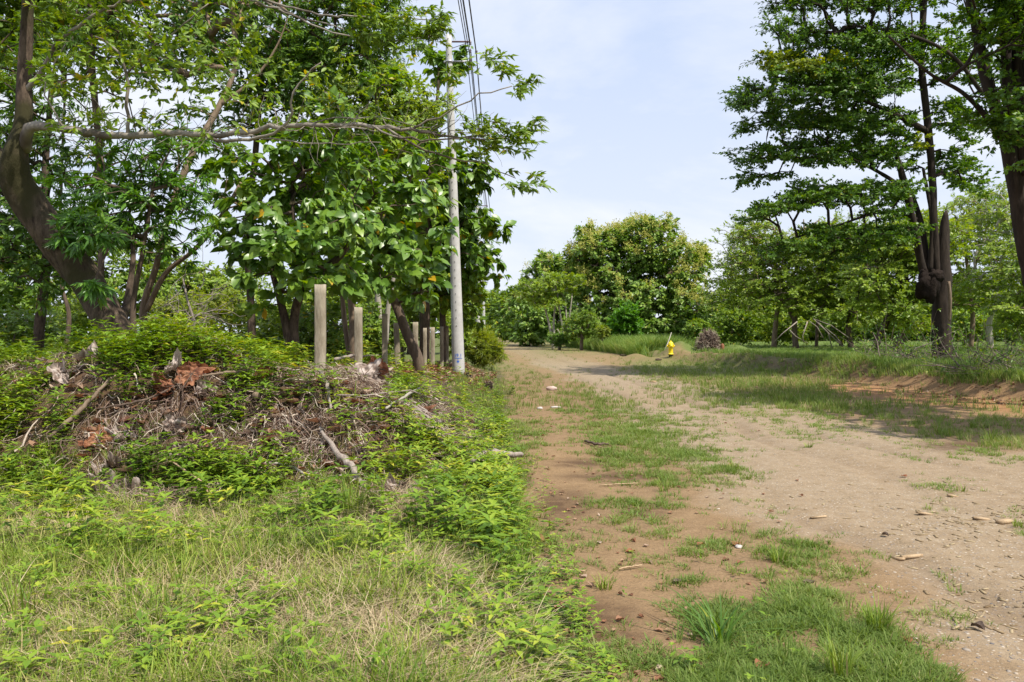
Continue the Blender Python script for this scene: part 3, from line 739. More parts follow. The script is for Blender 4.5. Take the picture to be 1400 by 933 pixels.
# --- litter
mb = MB()
def litter(n, x0, x1, y0, y1, f, s0=.5, s1=1.3):
    X, Y = pts_px(n, x0, x1, y0, y1); k = rng.random(n) < f(X, Y); scat(mb, T_dead, X[k], Y[k], s0, s1, .5, .25)
litter(4200, 640, 1100, 540, 960, lambda X, Y: (.22*np.exp(-((X-edgeL(Y)-.25)/.5)**2)+.05)*(1-.75*(Y < 7)), .3, .85)
litter(2200, -100, 740, 640, 1000, lambda X, Y: .35*(X < edgeL(Y)), .3, .9)
litter(3400, -100, 720, 480, 900, lambda X, Y: (.25+.5*emask(X, Y, BARE))*(X < edgeL(Y)), .6, 1.7)
litter(3000, 1050, 1550, 505, 560, lambda X, Y: .9*np.exp(-((X-bankX(Y)+.2)/.8)**2), .8, 1.6)
Xa = rng.uniform(-14, -1.6, 5200); Ya = rng.uniform(11, 34, 5200); scat(mb, T_dead, Xa, Ya, 1, 3.0, .5, .25)
Xa = rng.uniform(-3, -.6, 900); Ya = rng.uniform(18, 32, 900); scat(mb, T_dead, Xa, Ya, 1.0, 2.4, .5, .25)
T_big = [curled(.17) for _ in range(10)]
Xa = rng.uniform(-8, -.6, 1500); Ya = rng.uniform(7.2, 13, 1500); k = rng.random(1500) < .25+.7*emask(Xa, Ya, BARE); scat(mb, T_big, Xa[k], Ya[k], .5, 1.2, .9, .35, dz=.03)
tag(mb.obj('fallen_leaves', M['dead']), 'curled brown and rust dead leaves strewn over soil and mound', 'leaf litter', kind='stuff')

# --- stones and chips
def pebble():
    m = MB(); m.rock((0, 0, .000), (.03, .024, .007), rng.random()*9, .5, 3)
    V = m.V[0]; Q = m.Q[0]; return V, np.vstack([Q[:, [0, 1, 2]], Q[:, [0, 2, 3]]]), np.full(len(V), .5)
T_peb = [pebble() for _ in range(8)]
mb = MB(); X, Y = pts_px(9000, 700, 1560, 520, 1000); l, r = gravX(Y); k = (X > l) & (X < r+.5) & (rng.random(len(X)) < .15+.85*ss((fbm(X*.8+60, Y*.8, 3)-.48)/.12)); X, Y = X[k], Y[k]
scat(mb, T_peb, X, Y, .3, 1.1, .1, .25, sv=np.clip(rng.lognormal(-.95, .5, len(X)), .2, 1.9))
M['peb'] = leaf_mat('pebble', [(0, c3(.14, .13, .13)), (.4, c3(.27, .23, .19)), (.75, c3(.40, .32, .23)), (1, c3(.58, .5, .42))], .01, .85, .3)
tag(mb.obj('gravel', M['peb']), 'small grey and tan stones scattered over the wheel lanes', 'gravel', kind='stuff')
mb = MB()
def chipT():
    m = MB(); m.box((0, 0, .003), (.045*rng.uniform(.6, 1.3), .012, .004), 0); V = m.V[0]; Q = m.Q[0]; return V, np.vstack([Q[:, [0, 1, 2]], Q[:, [0, 2, 3]]]), np.full(8, .5)
T_chip = [chipT() for _ in range(5)]
for (a, b, sa, sb, n) in [(1340, 712, 60, 10, 130), (1300, 690, 60, 25, 60), (1370, 830, 45, 35, 120), (1270, 740, 60, 20, 50), (1120, 690, 60, 20, 40)]:
    y = rng.normal(b, sb, n); Yw = F*EYE/(y-HY); Xw = (rng.normal(a, sa, n)-CX)/F*Yw; scat(mb, T_chip, Xw, Yw, .4, 1.5, .2, .2)
tag(mb.obj('wood_chips', M['straw']), 'pale split wood chips scattered on the gravel at the track side', 'wood chips', kind='stuff')

# --- right field, bank top and tall verge
mb = MB()
X, Y = pts_px(30000, 900, 1620, 458, 560); k = (X > bankX(Y)+.45+.9*(fbm(X, Y)-.5)-.5*(Y > 27)) & (Y > 12) & (Y < 170); X, Y = X[k], Y[k]
hd = np.exp(-((X-9)/3.2)**2-((Y-46)/4)**2)+np.exp(-((X-bankX(Y)-.9)/.9)**2)*ss((Y-29)/3)*ss((39-Y)/3)*.45
k = rng.random(len(X)) > hd*1.1; X, Y = X[k], Y[k]
edge_ = np.exp(-((X-bankX(Y)-2.5)/2.2)**2)
scat(mb, T_field, X, Y, .5, 1.1, .15, .1, .6, sv=rng.uniform(.45, .95, len(X))*(.55+.45*edge_))
tag(mb.obj('field_grass', M['G_tall']), 'green meadow grass on the bank and flat field right of the track', 'grass', kind='stuff')
mb = MB()
T_tall = [tuft(20, .7, 1.35, .035, .3, (.15, .9), 3, (.1, .9), .1) for _ in range(6)]
n = 2600; Ya = rng.uniform(49, 95, n); Xa = bankX(Ya)+rng.uniform(-.3, 5.5, n)*rng.random(n)**.6+.2
k = (np.hypot(Xa-8.6, (Ya-46)*.6) > 1.6) & ~((Xa > 8.6) & (Ya < 53)); Xa, Ya = Xa[k], Ya[k]
scat(mb, T_tall, Xa, Ya, .6, 1.15, .12, .1, .7)
tag(mb.obj('tall_grass', M['G_tall']), 'waist high feathery grass on the far verge beyond the hydrant', 'tall grass', kind='stuff')
# undergrowth of the left wood
mb = MB()
T_und = [weed(rng.uniform(.3, .7), 6, .16, .06, 6, .3) for _ in range(8)]
Xa = rng.uniform(-32, -3.5, 4800); Ya = rng.uniform(19, 52, 4800); k = Xa < -.10*Ya-1.6; scat(mb, T_und, Xa[k], Ya[k], .6, 2.0, .2, .15, .8)
Xa = rng.uniform(-9, -3, 420); Ya = rng.uniform(13, 20, 420); scat(mb, T_und, Xa, Ya, .3, .8, .2, .15, .8)
tag(mb.obj('undergrowth', M['L_yellow'] if False else M['L_weed']), 'sunlit low green undergrowth between the trees of the wood', 'undergrowth', kind='stuff')

# ================================================================== UTILITY POLES, CABLES, FENCE POSTS
def vec(*a): return np.array(a, float)
def basis(t):
    t = t/np.linalg.norm(t); r = np.array([0, 0, 1.]) if abs(t[2]) < .9 else np.array([1., 0, 0])
    a = np.cross(t, r); a /= np.linalg.norm(a); return a, np.cross(t, a)
def insulators(parent, base, x, zs):
    for z in zs:
        m = MB(); m.lathe((x, 0, z), [(0, -.07), (.035, -.06), (.05, -.035), (.03, -.01), (.05, .02), (.03, .05), (0, .06)], 12)
        m.obj('insulator', M['porcelain'], parent, True)
def utility_pole(base, top, r0, r1, label, holes=True, detail=True):
    root = empty('utility_pole', base, label, 'utility pole', 'concrete poles carrying the cables along the track')
    b = np.zeros(3); t = np.asarray(top)-base; m = MB(); k = np.linspace(-.03, 1, 24)[:, None]
    m.tube(b+t*k, np.interp(k[:, 0], [0, 1], [r0, r1]), 28, True); m.obj('shaft', M['pole'], root, True)
    if detail:
        for q in np.arange(.14, .99, .0235):
            m = MB(); c = b+t*q; r = r0+(r1-r0)*q; m.lathe((c[0]-.01, c[1]-r-.002, c[2]), [(0, .004), (.016, .004), (.016, -.01), (0, -.01)], 10, axis='y')
            m.obj('step_hole', M['pole_hole'], root)
    H1 = t[2]
    arm = lambda z: b+t*(z/H1)
    c = arm(H1-.22); m = MB(); m.box(c+vec(.42, 0, 0), (.62, .06, .035)); m.sticks([c+vec(.1, -.01, -.22)], [c+vec(.66, -.01, -.02)], .012, .012); m.obj('crossarm', M['rust'], root)
    c2 = arm(H1-.88); m = MB(); m.box(c2+vec(.38, 0, .02), (.60, .05, .04)); m.obj('crossarm', M['steel'], root)
    m = MB(); m.lathe(c2-vec(0, 0, .03), [(r1+.028, 0), (r1+.04, 0), (r1+.04, .06), (r1+.028, .06)], 24); m.box(c2+vec(-r1-.05, 0, 0), (.06, .05, .07)); m.obj('clamp', M['steel'], root)
    m = MB(); m.box((c+c2)/2+vec(.70, 0, -.05), (.025, .04, .95)); m.obj('cable_rack', M['steel'], root)
    insulators(root, base, c[0]+.70, [c[2]-.04, c[2]-.30, c[2]-.55, c[2]-.80]); insulators(root, base, c[0]+.90, [c[2]-.33])
    return root
pb = P(627, 512, 25.8); pb[2] = H(pb[0], pb[1])
pt = P(613, 48, 25.8)
utility_pole(pb, pt, .205, .095, 'tapered pale concrete utility pole with blue stencilled mark near its base')
pb2 = vec(-2.35, 56, 0); pb2[2] = H(pb2[0], pb2[1]); utility_pole(pb2, pb2+vec(-.1, 0, 10.6), .2, .095, 'second concrete utility pole, rising from the yellow green bush behind the marked pole', detail=False)
pb3 = vec(-2.95, 83, 0); pb3[2] = H(pb3[0], pb3[1]); utility_pole(pb3, pb3+vec(-.05, 0, 10.6), .2, .095, 'thinnest and farthest concrete pole, just right of the second pole', detail=False)
pole_root = bpy.data.objects['utility_pole']
# blue mark: text and an arrow painted on the shaft
def text_on(body, size, loc, name, mat, parent):
    cu = bpy.data.curves.new(name, 'FONT'); cu.body = body; cu.size = size; cu.extrude = .001; cu.align_x = 'CENTER'
    o = bpy.data.objects.new(name+'_tmp', cu); COL.objects.link(o); dg = bpy.context.evaluated_depsgraph_get()
    me = bpy.data.meshes.new_from_object(o.evaluated_get(dg)); bpy.data.objects.remove(o); n = len(me.vertices)
    co_ = np.empty(n*3); me.vertices.foreach_get('co', co_); co_ = co_.reshape(-1, 3)
    r = .2; th = co_[:, 0]/r; rr = r+.004+co_[:, 2]
    V = np.stack([rr*np.sin(th), -rr*np.cos(th), co_[:, 1]], 1)+np.asarray(loc); me.vertices.foreach_set('co', V.ravel()); me.materials.clear(); me.materials.append(mat); me.update()
    q = bpy.data.objects.new(name, me); COL.objects.link(q); q.parent = parent; return q
text_on('39.1', .155, (-.006, 0, .53), 'stencil_number', M['blue'], pole_root)
m = MB()
def wrapbox(m, x0, x1, z0, z1, n=8):
    xs = np.linspace(x0, x1, n); r = .206
    V = [(r*math.sin(x/.2)-.004, -r*math.cos(x/.2), z) for x in xs for z in (z0, z1)]
    m.add(V, None, [[2*i, 2*i+2, 2*i+3, 2*i+1] for i in range(n-1)])
wrapbox(m, -.14, .14, .485, .50); wrapbox(m, -.008, .008, .40, .485, 3)
m.add([(-.05, -.206, .41), (.045, -.206, .41), (-.003, -.207, .33)], [[0, 2, 1]]); m.obj('stencil_arrow', M['blue'], pole_root)
# cables span pole to pole
tops = [(pt+(0, -30, .0)), pt, pb2+vec(-.1, 0, 10.6), pb3+vec(-.05, 0, 10.6), pb3+vec(-1.2, 32, 10.3), pb3+vec(-3, 66, 10.2)]
tops[0][0] += .05
for q, (dx, dz, lb) in enumerate([(.55, -.22, 'leftmost thin cable, tied to the crossarm end'), (.70, -.26, 'thick dark cable on the uppermost insulator'), (.72, -.52, 'faint thin cable hidden behind the thick one'), (.71, -.78, 'cable tied to the lower insulator of the rack'), (.90, -.55, 'rightmost dark cable on the outer insulator')]):
    m = MB(); pts = []
    for a, b in zip(tops[:-1], tops[1:]):
        for u in np.linspace(0, 1, 14)[:-1]:
            p = a*(1-u)+b*u+vec(dx, 0, dz); p[2] -= 4*.32*u*(1-u); pts.append(p)
    m.tube(pts, [.014, .019, .009, .014, .02][q], 6); o = m.obj('power_cable', M['cable'], None, True, pts[13]); tag(o, 'overhead cable running along the poles, '+lb, 'cable', 'cables strung between the poles')

FP = [(438, 390, 10, 14, 0, 'widest and tallest weathered concrete fence post, standing nearest on the mound'),
 (490, 421, 13.4, 10, .2, 'second concrete post, stained brown down its middle, beside the twin dark trunk'),
 (526, 430, 16.2, 7.5, 0, 'third concrete post with a mossy olive face, left of the tilted post'),
 (541.5, 442, 17.6, 7.5, 2.6, 'tilted concrete post leaning left, foot further right than its top'),
 (568, 441, 20.5, 7, 0, 'pale upright post just right of the foot of the leaning dark trunk'),
 (581, 449, 22.5, 5, 0, 'thin brownish post in front of the dark straight trunk'),
 (591.5, 448, 24, 5.5, 0, 'pale thin post right of the dark straight trunk'),
 (604, 447, 27.5, 4.5, 0, 'narrow shaded post, last pale one before the utility pole'),
 (611, 446, 30.5, 4.5, .5, 'dark shaded post almost touching the utility pole')]
for x, y, d, wpx, tilt, lb in FP:
    t = P(x, y, d); bz = float(H(t[0], t[1])); h = t[2]-bz; s = wpx/F*d
    base = vec(t[0]+math.tan(math.radians(tilt))*h, t[1], bz); root = None
    m = MB(); ca = .004; n = 14
    zs = np.linspace(-.3, h, n); lean = (t[0]-base[0])/h
    prof = np.array([(-1+.12, -1), (1-.12, -1), (1, -1+.12), (1, 1-.12), (1-.12, 1), (-1+.12, 1), (-1, 1-.12), (-1, -1+.12)])*s/2
    V = np.array([[p[0]*(1+.05*(vn(z*6+x, k)-.5))+lean*z, p[1]*(1+.05*(vn(z*5+x, k+9)-.5)), z+(.012*(vn(k*.8+x, 2)) if z == zs[-1] else 0)] for z in zs for k, p in enumerate(prof)])
    Qd = [[r*8+k, r*8+(k+1) % 8, (r+1)*8+(k+1) % 8, (r+1)*8+k] for r in range(n-1) for k in range(8)]
    V = np.vstack([V, [[lean*h, 0, h+.006]]]); T = [[(n-1)*8+k, (n-1)*8+(k+1) % 8, len(V)-1] for k in range(8)]
    m.add(V, T, Qd, .5); o = m.obj('fence_post', M['concrete'], None, False); o.location = base; o.rotation_euler.z = math.radians(rng.uniform(-12, 12))
    tag(o, lb, 'fence post', 'concrete fence posts in a row along the wood edge')

# ================================================================== FIRE HYDRANT
hb = surf(917, 484); hb = vec((917-CX)/F*45, 45, float(H((917-CX)/F*45, 45)))
root = empty('fire_hydrant', hb, 'bright yellow fire hydrant standing on bare brown dirt', 'fire hydrant')
m = MB(); m.lathe((0, 0, 0), [(0, -.1), (.10, -.1), (.10, .10), (.15, .10), (.15, .125), (0, .125)], 20); m.obj('base_pipe', M['black_iron'], root, True)
m = MB(); m.lathe((0, 0, 0), [(0, .12), (.165, .12), (.17, .16), (.135, .165), (.13, .20), (.125, .50), (.14, .52), (.165, .525), (.165, .56), (.13, .565), (.128, .66), (.16, .665), (.16, .70), (0, .70)], 28); m.obj('barrel', M['hyd'], root, True)
m = MB(); m.lathe((0, 0, 0), [(.15, .70), (.15, .72), (.14, .76), (.10, .82), (.06, .845), (0, .85)], 28); bn = m.obj('bonnet', M['hyd'], root, True)
m = MB(); m.lathe((0, 0, 0), [(.035, .84), (.035, .9), (.028, .91), (0, .91)], 5); m.obj('operating_nut', M['hyd'], bn)
for sx, r, z in ((-1, .055, .60), (1, .055, .60)):
    m = MB(); m.lathe((0, 0, z), [(.05, .10), (.05, .17), (.062, .17), (.062, .205), (.05, .21), (.02, .215), (.02, .24), (0, .24)], 18, axis='x')
    if sx < 0: m.V[-1][:, 0] *= -1; m.Q[-1] = m.Q[-1][:, ::-1]
    m.obj('outlet_cap', M['hyd'], root, True)
m = MB(); m.lathe((0, 0, .60), [(.075, -.10), (.075, -.18), (.09, -.18), (.09, -.22), (.075, -.225), (.025, -.23), (.025, -.26), (0, -.26)], 20, axis='y'); m.obj('pumper_cap', M['hyd'], root, True)
for q in range(8):
    m = MB(); a = q*PI/4; m.lathe((.148*math.cos(a), .148*math.sin(a), .69), [(0, -.02), (.013, -.02), (.013, .025), (0, .025)], 6); m.obj('bolt', M['hyd'], root)

# ================================================================== ROOT BALL, HEAPS, NEST
def brushball(name, c, rx, ry, rz, n, label, cat, mat='root', r=.018, seglen=.16, core='clod', extra=None, up=.25):
    base = vec(c[0], c[1], float(H(c[0], c[1]))-.03)
    root = empty(name, base, label, cat); m = MB(); m.rock((0, 0, rz*.42), (rx*1.5, ry*1.5, rz*1.05), c[0], .45, 14); m.obj('soil_core', M[core], root, True)
    m = MB(); d = rdir(n); d[:, 2] = np.abs(d[:, 2]); p = d*[rx*.8, ry*.8, rz*.85]; dd = d+rdir(n)*.9; dd[:, 2] += up; vv = rng.random(n); rr = r*rng.uniform(.3, 1, n)
    for q in range(4):
        dd = dd+rng.normal(0, .45, (n, 3)); dd /= np.linalg.norm(dd, axis=1)[:, None]; nx_ = p+dd*seglen*rng.uniform(.5, 1.2, n)[:, None]
        lim = np.linalg.norm(nx_/[rx*1.15, ry*1.15, rz*1.15], axis=1)[:, None]; nx_ = np.where(lim > 1, nx_/lim, nx_); nx_[:, 2] = np.maximum(nx_[:, 2], .02)
        m.sticks(p, nx_, rr*(1-q*.2), rr*(1-(q+1)*.2), vv); p = nx_
    m.obj('roots' if mat == 'root' else 'twigs', M[mat], root); return root
rb = brushball('uprooted_stump', ((968-CX)/F*46.5, 46.5), .7, .68, 1.3, 760, 'uprooted dark stump with a ball of tangled roots beside the hydrant', 'uprooted stump')
m = MB(); m.rock((.72, -.45, .25), (.22, .3, .62), 3, .3, 10); m.obj('rust_slab', M['dead_rust'], rb, True)
brushball('dirt_clod', ((667-CX)/F*22, 22), .17, .14, .27, 90, 'small black clod of peat and roots at the weedy track edge', 'dirt clod', r=.007, seglen=.05)
brushball('dirt_clod', ((640-CX)/F*23.5, 23.5), .13, .13, .22, 60, 'brown dry clod left of the black clod, near the pole', 'dirt clod', r=.007, seglen=.05, core='termite')
for (x, y, d, s, lb) in [(852, 487, 48, .28, 'loose brown soil clod lying left of the hydrant'), (900, 493, 43, .22, 'small dark soil lump in front of the hydrant')]:
    m = MB(); p = surf(x, y); m.rock((0, 0, .05), (s*1.6, s, s*.6), x, .5, 10); o = m.obj('soil_clod', M['wood_dark'], None, True); o.location = p; tag(o, lb, 'soil clod')
m = MB(); p = surf(885, 486); m.lathe((0, 0, 0), [(0, 0), (.10, 0), (.12, .16), (.11, .20), (.09, .2), (.09, .03), (0, .03)], 16); o = m.obj('dark_bucket', simple('dark_blue_plastic', c3(.01, .015, .06), c3(.02, .025, .09)), None, True); o.location = p; tag(o, 'tiny dark blue bucket on the dirt left of the hydrant', 'bucket')

def brush_pile(cx, d, rx, rz, n, label, leaf='L_dark', L=.16, nl=1200):
    c = ((cx-CX)/F*d, d); base = vec(c[0], c[1], float(H(*c))); root = empty('brush_pile', base, label, 'brush pile', 'heaps of cut branches on the bank'); m = MB()
    a = rng.random(n)*2*PI; r = rx*np.sqrt(rng.random(n)); p = np.stack([r*np.cos(a), r*np.sin(a)*.8, rng.random(n)*rz*.5*(1-r/rx)], 1); dd = rdir(n); dd[:, 2] = np.abs(dd[:, 2])*.45; rr = rng.choice([.008, .014, .03], n, p=[.6, .3, .1]); ends = []
    for q in range(4):
        dd = dd+rng.normal(0, .22, (n, 3)); dd /= np.linalg.norm(dd, axis=1)[:, None]; q2 = p+dd*rx*.22*rng.uniform(.6, 1.3, n)[:, None]; q2[:, 2] = np.maximum(q2[:, 2], .02); m.sticks(p, q2, rr*(1-q*.2), rr*(1-(q+1)*.2)); p = q2; ends.append(p.copy())
    m.obj('branches', M['twigbark'], root)
    E = np.vstack(ends[1:]); k = rng.integers(0, len(E), nl); m = MB(); ax = rdir(nl); ax[:, 2] -= .2; up = rdir(nl)*.6+[0, 0, 1]; m.leaves(E[k]+rdir(nl)*.08, ax, up, L*rng.uniform(.6, 1.2, nl), .05, 'lance'); m.obj('leaves', M[leaf], root)
brush_pile(1265, 28.2, 2.2, .9, 170, 'dark heap of cut leafy branches around the foot of the forked shade tree')
brush_pile(1395, 22, 1.6, 1.3, 200, 'taller tangle of bare dark twigs on the bank at the frame edge', nl=400)
brush_pile(1235, 33, 1.6, .6, 90, 'low scatter of cut branches left of the forked tree foot')

# ================================================================== STICKS, LOGS, DRY LEAVES
def stick(name, pts_, rad, mat, label, cat, group=None, br=(), rough=.25, sides=9, lift=.03):
    """pts_: photo pixels on the terrain (x, y, lift)"""
    W = [surf(q[0], q[1])+vec(0, 0, q[2] if len(q) > 2 else lift) for q in pts_]; W = np.array(W)
    t = np.linspace(0, 1, len(W)); u = np.linspace(0, 1, max(8, len(W)*4)); Wi = np.stack([np.interp(u, t, W[:, k]) for k in range(3)], 1)
    Wi[1:-1] += rng.normal(0, np.max(rad)*.25, (len(Wi)-2, 3)); R = np.interp(u, np.linspace(0, 1, len(rad)), rad)
    m = MB(); m.tube(Wi, R, sides, True, rough=rough)
    for (a, pp, r) in br:
        b = np.array([surf(q[0], q[1])+vec(0, 0, q[2] if len(q) > 2 else lift) for q in pp]); m.tube(np.vstack([Wi[int(a*(len(Wi)-1))], b]), np.linspace(r, r*.6, len(b)+1), 7, True, rough=rough)
    loc = Wi[0]; o = m.obj(name, M[mat], None, True, loc); return tag(o, label, cat, group)
stick('broken_branch', [(646, 660, .22), (662, 651, .25), (680, 648, .25), (700, 648, .22), (714, 646, .2)], [.028, .034, .036, .034, .026], 'wood_grey', 'grey weathered branch lying across the weeds at the track edge', 'branch', br=[(.45, [(671, 664, .12)], .018)])
stick('broken_branch', [(68, 612, .08), (95, 597, .16), (118, 584, .24), (140, 570, .30), (158, 560, .34)], [.018, .024, .024, .018, .010], 'bark_tan', 'orange and green snapped stalk leaning up the mound at its left', 'branch')
stick('broken_branch', [(272, 545, .22), (300, 541, .24), (325, 538, .24), (346, 532, .22)], [.012, .015, .017, .018], 'bark_tan', 'peeled tan branch jutting right from the brown dead leaf on the mound', 'branch')
stick('broken_branch', [(133, 578, .12), (165, 577, .16), (200, 571, .18), (238, 556, .2)], [.008, .011, .012, .010], 'wood_dark', 'long thin reddish stalk below the rust coloured dead leaves', 'branch')
stick('wood_slab', [(437, 598, .10), (462, 640, .12), (480, 655, .12), (497, 676, .08)], [.015, .034, .038, .022], 'wood_grey', 'flat grey split slab of wood sliding down the mound face', 'wood slab')
stick('broken_branch', [(528, 585, .20), (555, 568, .24), (574, 554, .24)], [.014, .018, .014], 'wood_pale' if 'wood_pale' in M else 'bark_pale', 'short pale peeled stick lying over the knot of roots', 'branch')
stick('broken_branch', [(458, 515, .22), (480, 508, .25), (512, 500, .28), (540, 490, .2)], [.02, .024, .022, .02], 'wood_grey', 'grey stick pointing at the foot of the third fence post', 'branch')
stick('broken_branch', [(405, 483, .45), (412, 493, .3), (424, 512, .12)], [.022, .024, .02], 'wood_grey', 'stubby grey branch poking up left of the nearest fence post', 'branch')
stick('broken_branch', [(436, 520, .12), (448, 545, .16), (452, 575, .1)], [.02, .022, .012], 'wood_grey', 'forked grey twig hanging down in front of the nearest fence post', 'branch')
stick('broken_branch', [(455, 560, .15), (500, 567, .2), (560, 562, .26), (615, 568, .16)], [.006, .009, .009, .006], 'wood_grey', 'long thin bleached twig crossing the roots', 'branch')
stick('broken_branch', [(365, 648, .1), (395, 652, .1), (420, 662, .08)], [.012, .014, .01], 'bark_pale', 'small pale stick low on the mound face left of the split slab', 'branch')
stick('dry_stem', [(195, 655, .1), (235, 668, .25), (280, 690, .18), (300, 740, .05)], [.006, .008, .008, .006], 'wood_fresh', 'bent straw coloured stalk arching over the grass below the pale leaf heap', 'stalk')
stick('dry_stem', [(740, 778, .02), (765, 783, .02), (800, 785, .02)], [.006, .007, .005], 'wood_fresh', 'thin straw stalk on the mud beside the leafy seedling', 'stalk')
stick('dry_stem', [(846, 782, .02), (862, 780, .02), (878, 777, .02)], [.006, .007, .005], 'wood_fresh', 'short tan stalk lying on bare mud', 'stalk')
stick('dry_stem', [(820, 666, .02), (860, 664, .02), (872, 663, .02)], [.006, .007, .004], 'wood_fresh', 'thin pale stalk on the striped mud above the grass', 'stalk')
stick('dark_twig', [(800, 606, .03), (815, 612, .05), (832, 611, .04)], [.016, .02, .014], 'wood_dark', 'dark stubby twig left of the large grass patch', 'twig')
# roots knot
rk = surf(575, 575); root = empty('root_tangle', rk, 'knot of thick looping grey roots on the slope behind the grey branch', 'root tangle'); m = MB()
for q in range(34):
    n = 9; a = rng.uniform(-.3, .9); p = rng.normal(0, 1, 3)*[.2, .14, 0]; p[2] = float(H(rk[0]+p[0], rk[1]+p[1]))-rk[2]+.04; pts = [p]; d = vec(math.cos(a), rng.normal(0, .3), -math.sin(a)*.5)
    for k in range(n):
        d = d+rng.normal(0, .38, 3)-p*[1.8, 1.8, 0]*.6; d /= np.linalg.norm(d); p = p+d*.055; g_ = float(H(rk[0]+p[0], rk[1]+p[1]))-rk[2]; p[2] = min(max(p[2], g_+.03), g_+.13); pts.append(p.copy())
    m.tube(pts, np.linspace(1, .5, n+1)*rng.uniform(.008, .024), 6, True, rough=.2)
m.obj('roots', M['wood_grey'], root, True)
# sawn log end
p = surf(352, 552)+vec(0, 0, .1); root = empty('sawn_log', p, 'short sawn log poking out of the mound, pale cut end facing the track', 'log'); d = vec(.15, -1, -.1); d /= np.linalg.norm(d)
m = MB(); m.tube([-d*.4, -d*.2, d*0, d*.1], .052, 14, False, rough=.12); m.obj('bark', M['bark_dark'], root, True)
m = MB(); m.tube([d*.085, d*.103], .045, 14, True); m.obj('cut_face', M['bark_tan'], root)

def big_leaf(name, p, R, lobes, mat, label, crumple=.3, tilt=(0, 0), az=0, lift=.08, group='large dead leaves on the mound', stalk=True):
    """a dead palmate leaf: ribbed, curled, ragged margin"""
    nr, na = 18, lobes*11; r = np.linspace(0.02, 1, nr); a = np.linspace(0, 2*PI, na, endpoint=False); Rr, A = np.meshgrid(r, a, indexing='ij')
    sd_ = rng.random()*60
    out = (.80+.20*np.abs(np.cos(A*lobes/2+.3*np.sin(A*2+sd_)))**.5)*(.5+.8*vn(np.cos(A)*1.6+sd_, np.sin(A)*1.6+sd_)+.28*(vn(np.cos(A)*7+sd_, np.sin(A)*7)-.4)*Rr)
    fx = 1-.45*crumple*vn(np.cos(A)*1.3+sd_+9, np.sin(A)*1.3)*Rr**2
    x = Rr*out*np.cos(A)*R*1.15*fx; y = Rr*out*np.sin(A)*R*.8*fx
    fold = np.abs(fbm(Rr*2.4*np.cos(A)+sd_, Rr*2.4*np.sin(A)+sd_, 4)-.5)*4-.5
    z = R*(crumple*(.75*Rr**2*np.sin(A*1.5+sd_)+.75*fold*Rr+.35*(fbm(x/R*6+sd_, y/R*6, 2)-.5)+.07*np.cos(A*lobes)*Rr)+.45*crumple*Rr**4)
    x = x+R*.25*crumple*(fbm(A*2+sd_, Rr*3, 2)-.5)*Rr; y = y+R*.3*crumple*(fbm(A*2+sd_+5, Rr*3, 2)-.5)*Rr
    V = np.stack([x, y, z], -1).reshape(-1, 3)
    cx_, sx_ = math.cos(tilt[0]), math.sin(tilt[0]); cy, sy = math.cos(tilt[1]), math.sin(tilt[1])
    Rx = np.array([[1, 0, 0], [0, cx_, -sx_], [0, sx_, cx_]]); Ry = np.array([[cy, 0, sy], [0, 1, 0], [-sy, 0, cy]]); Rz = np.array([[math.cos(az), -math.sin(az), 0], [math.sin(az), math.cos(az), 0], [0, 0, 1]])
    Rm = Rx@Ry@Rz; V = V@Rm.T
    i = np.arange(nr-1)[:, None]*na; j = np.arange(na)[None]; k = (j+1) % na; Qd = np.stack([i+j, i+k, i+na+k, i+na+j], -1).reshape(-1, 4)
    loc = np.asarray(p)+vec(0, 0, lift); root = empty(name, loc, label, 'dead leaf', group)
    mesh_obj('blade', V, None, Qd, np.clip(.5+1.7*(fbm(x.ravel()/R*5+sd_, y.ravel()/R*5, 3)-.5)-.25*(np.cos(A*lobes).ravel() > .85), 0, 1), M[mat], root, True)
    m = MB()
    for q in range(lobes):
        aa = q*2*PI/lobes; k = int(round(q*na/lobes)) % na; pts = V.reshape(nr, na, 3)[:, k]+vec(0, 0, .004); m.tube(pts[:10], np.linspace(.004, .0015, 10)*(R/.2), 5, False)
    if stalk: m.tube([V[0], V[0]+Rm@vec(-.5*R, -.9*R, .05), V[0]+Rm@vec(-.8*R, -1.8*R, -.05)], [.006, .005, .004], 6)
    m.obj('veins', M['wood_dark'], root, True); return root
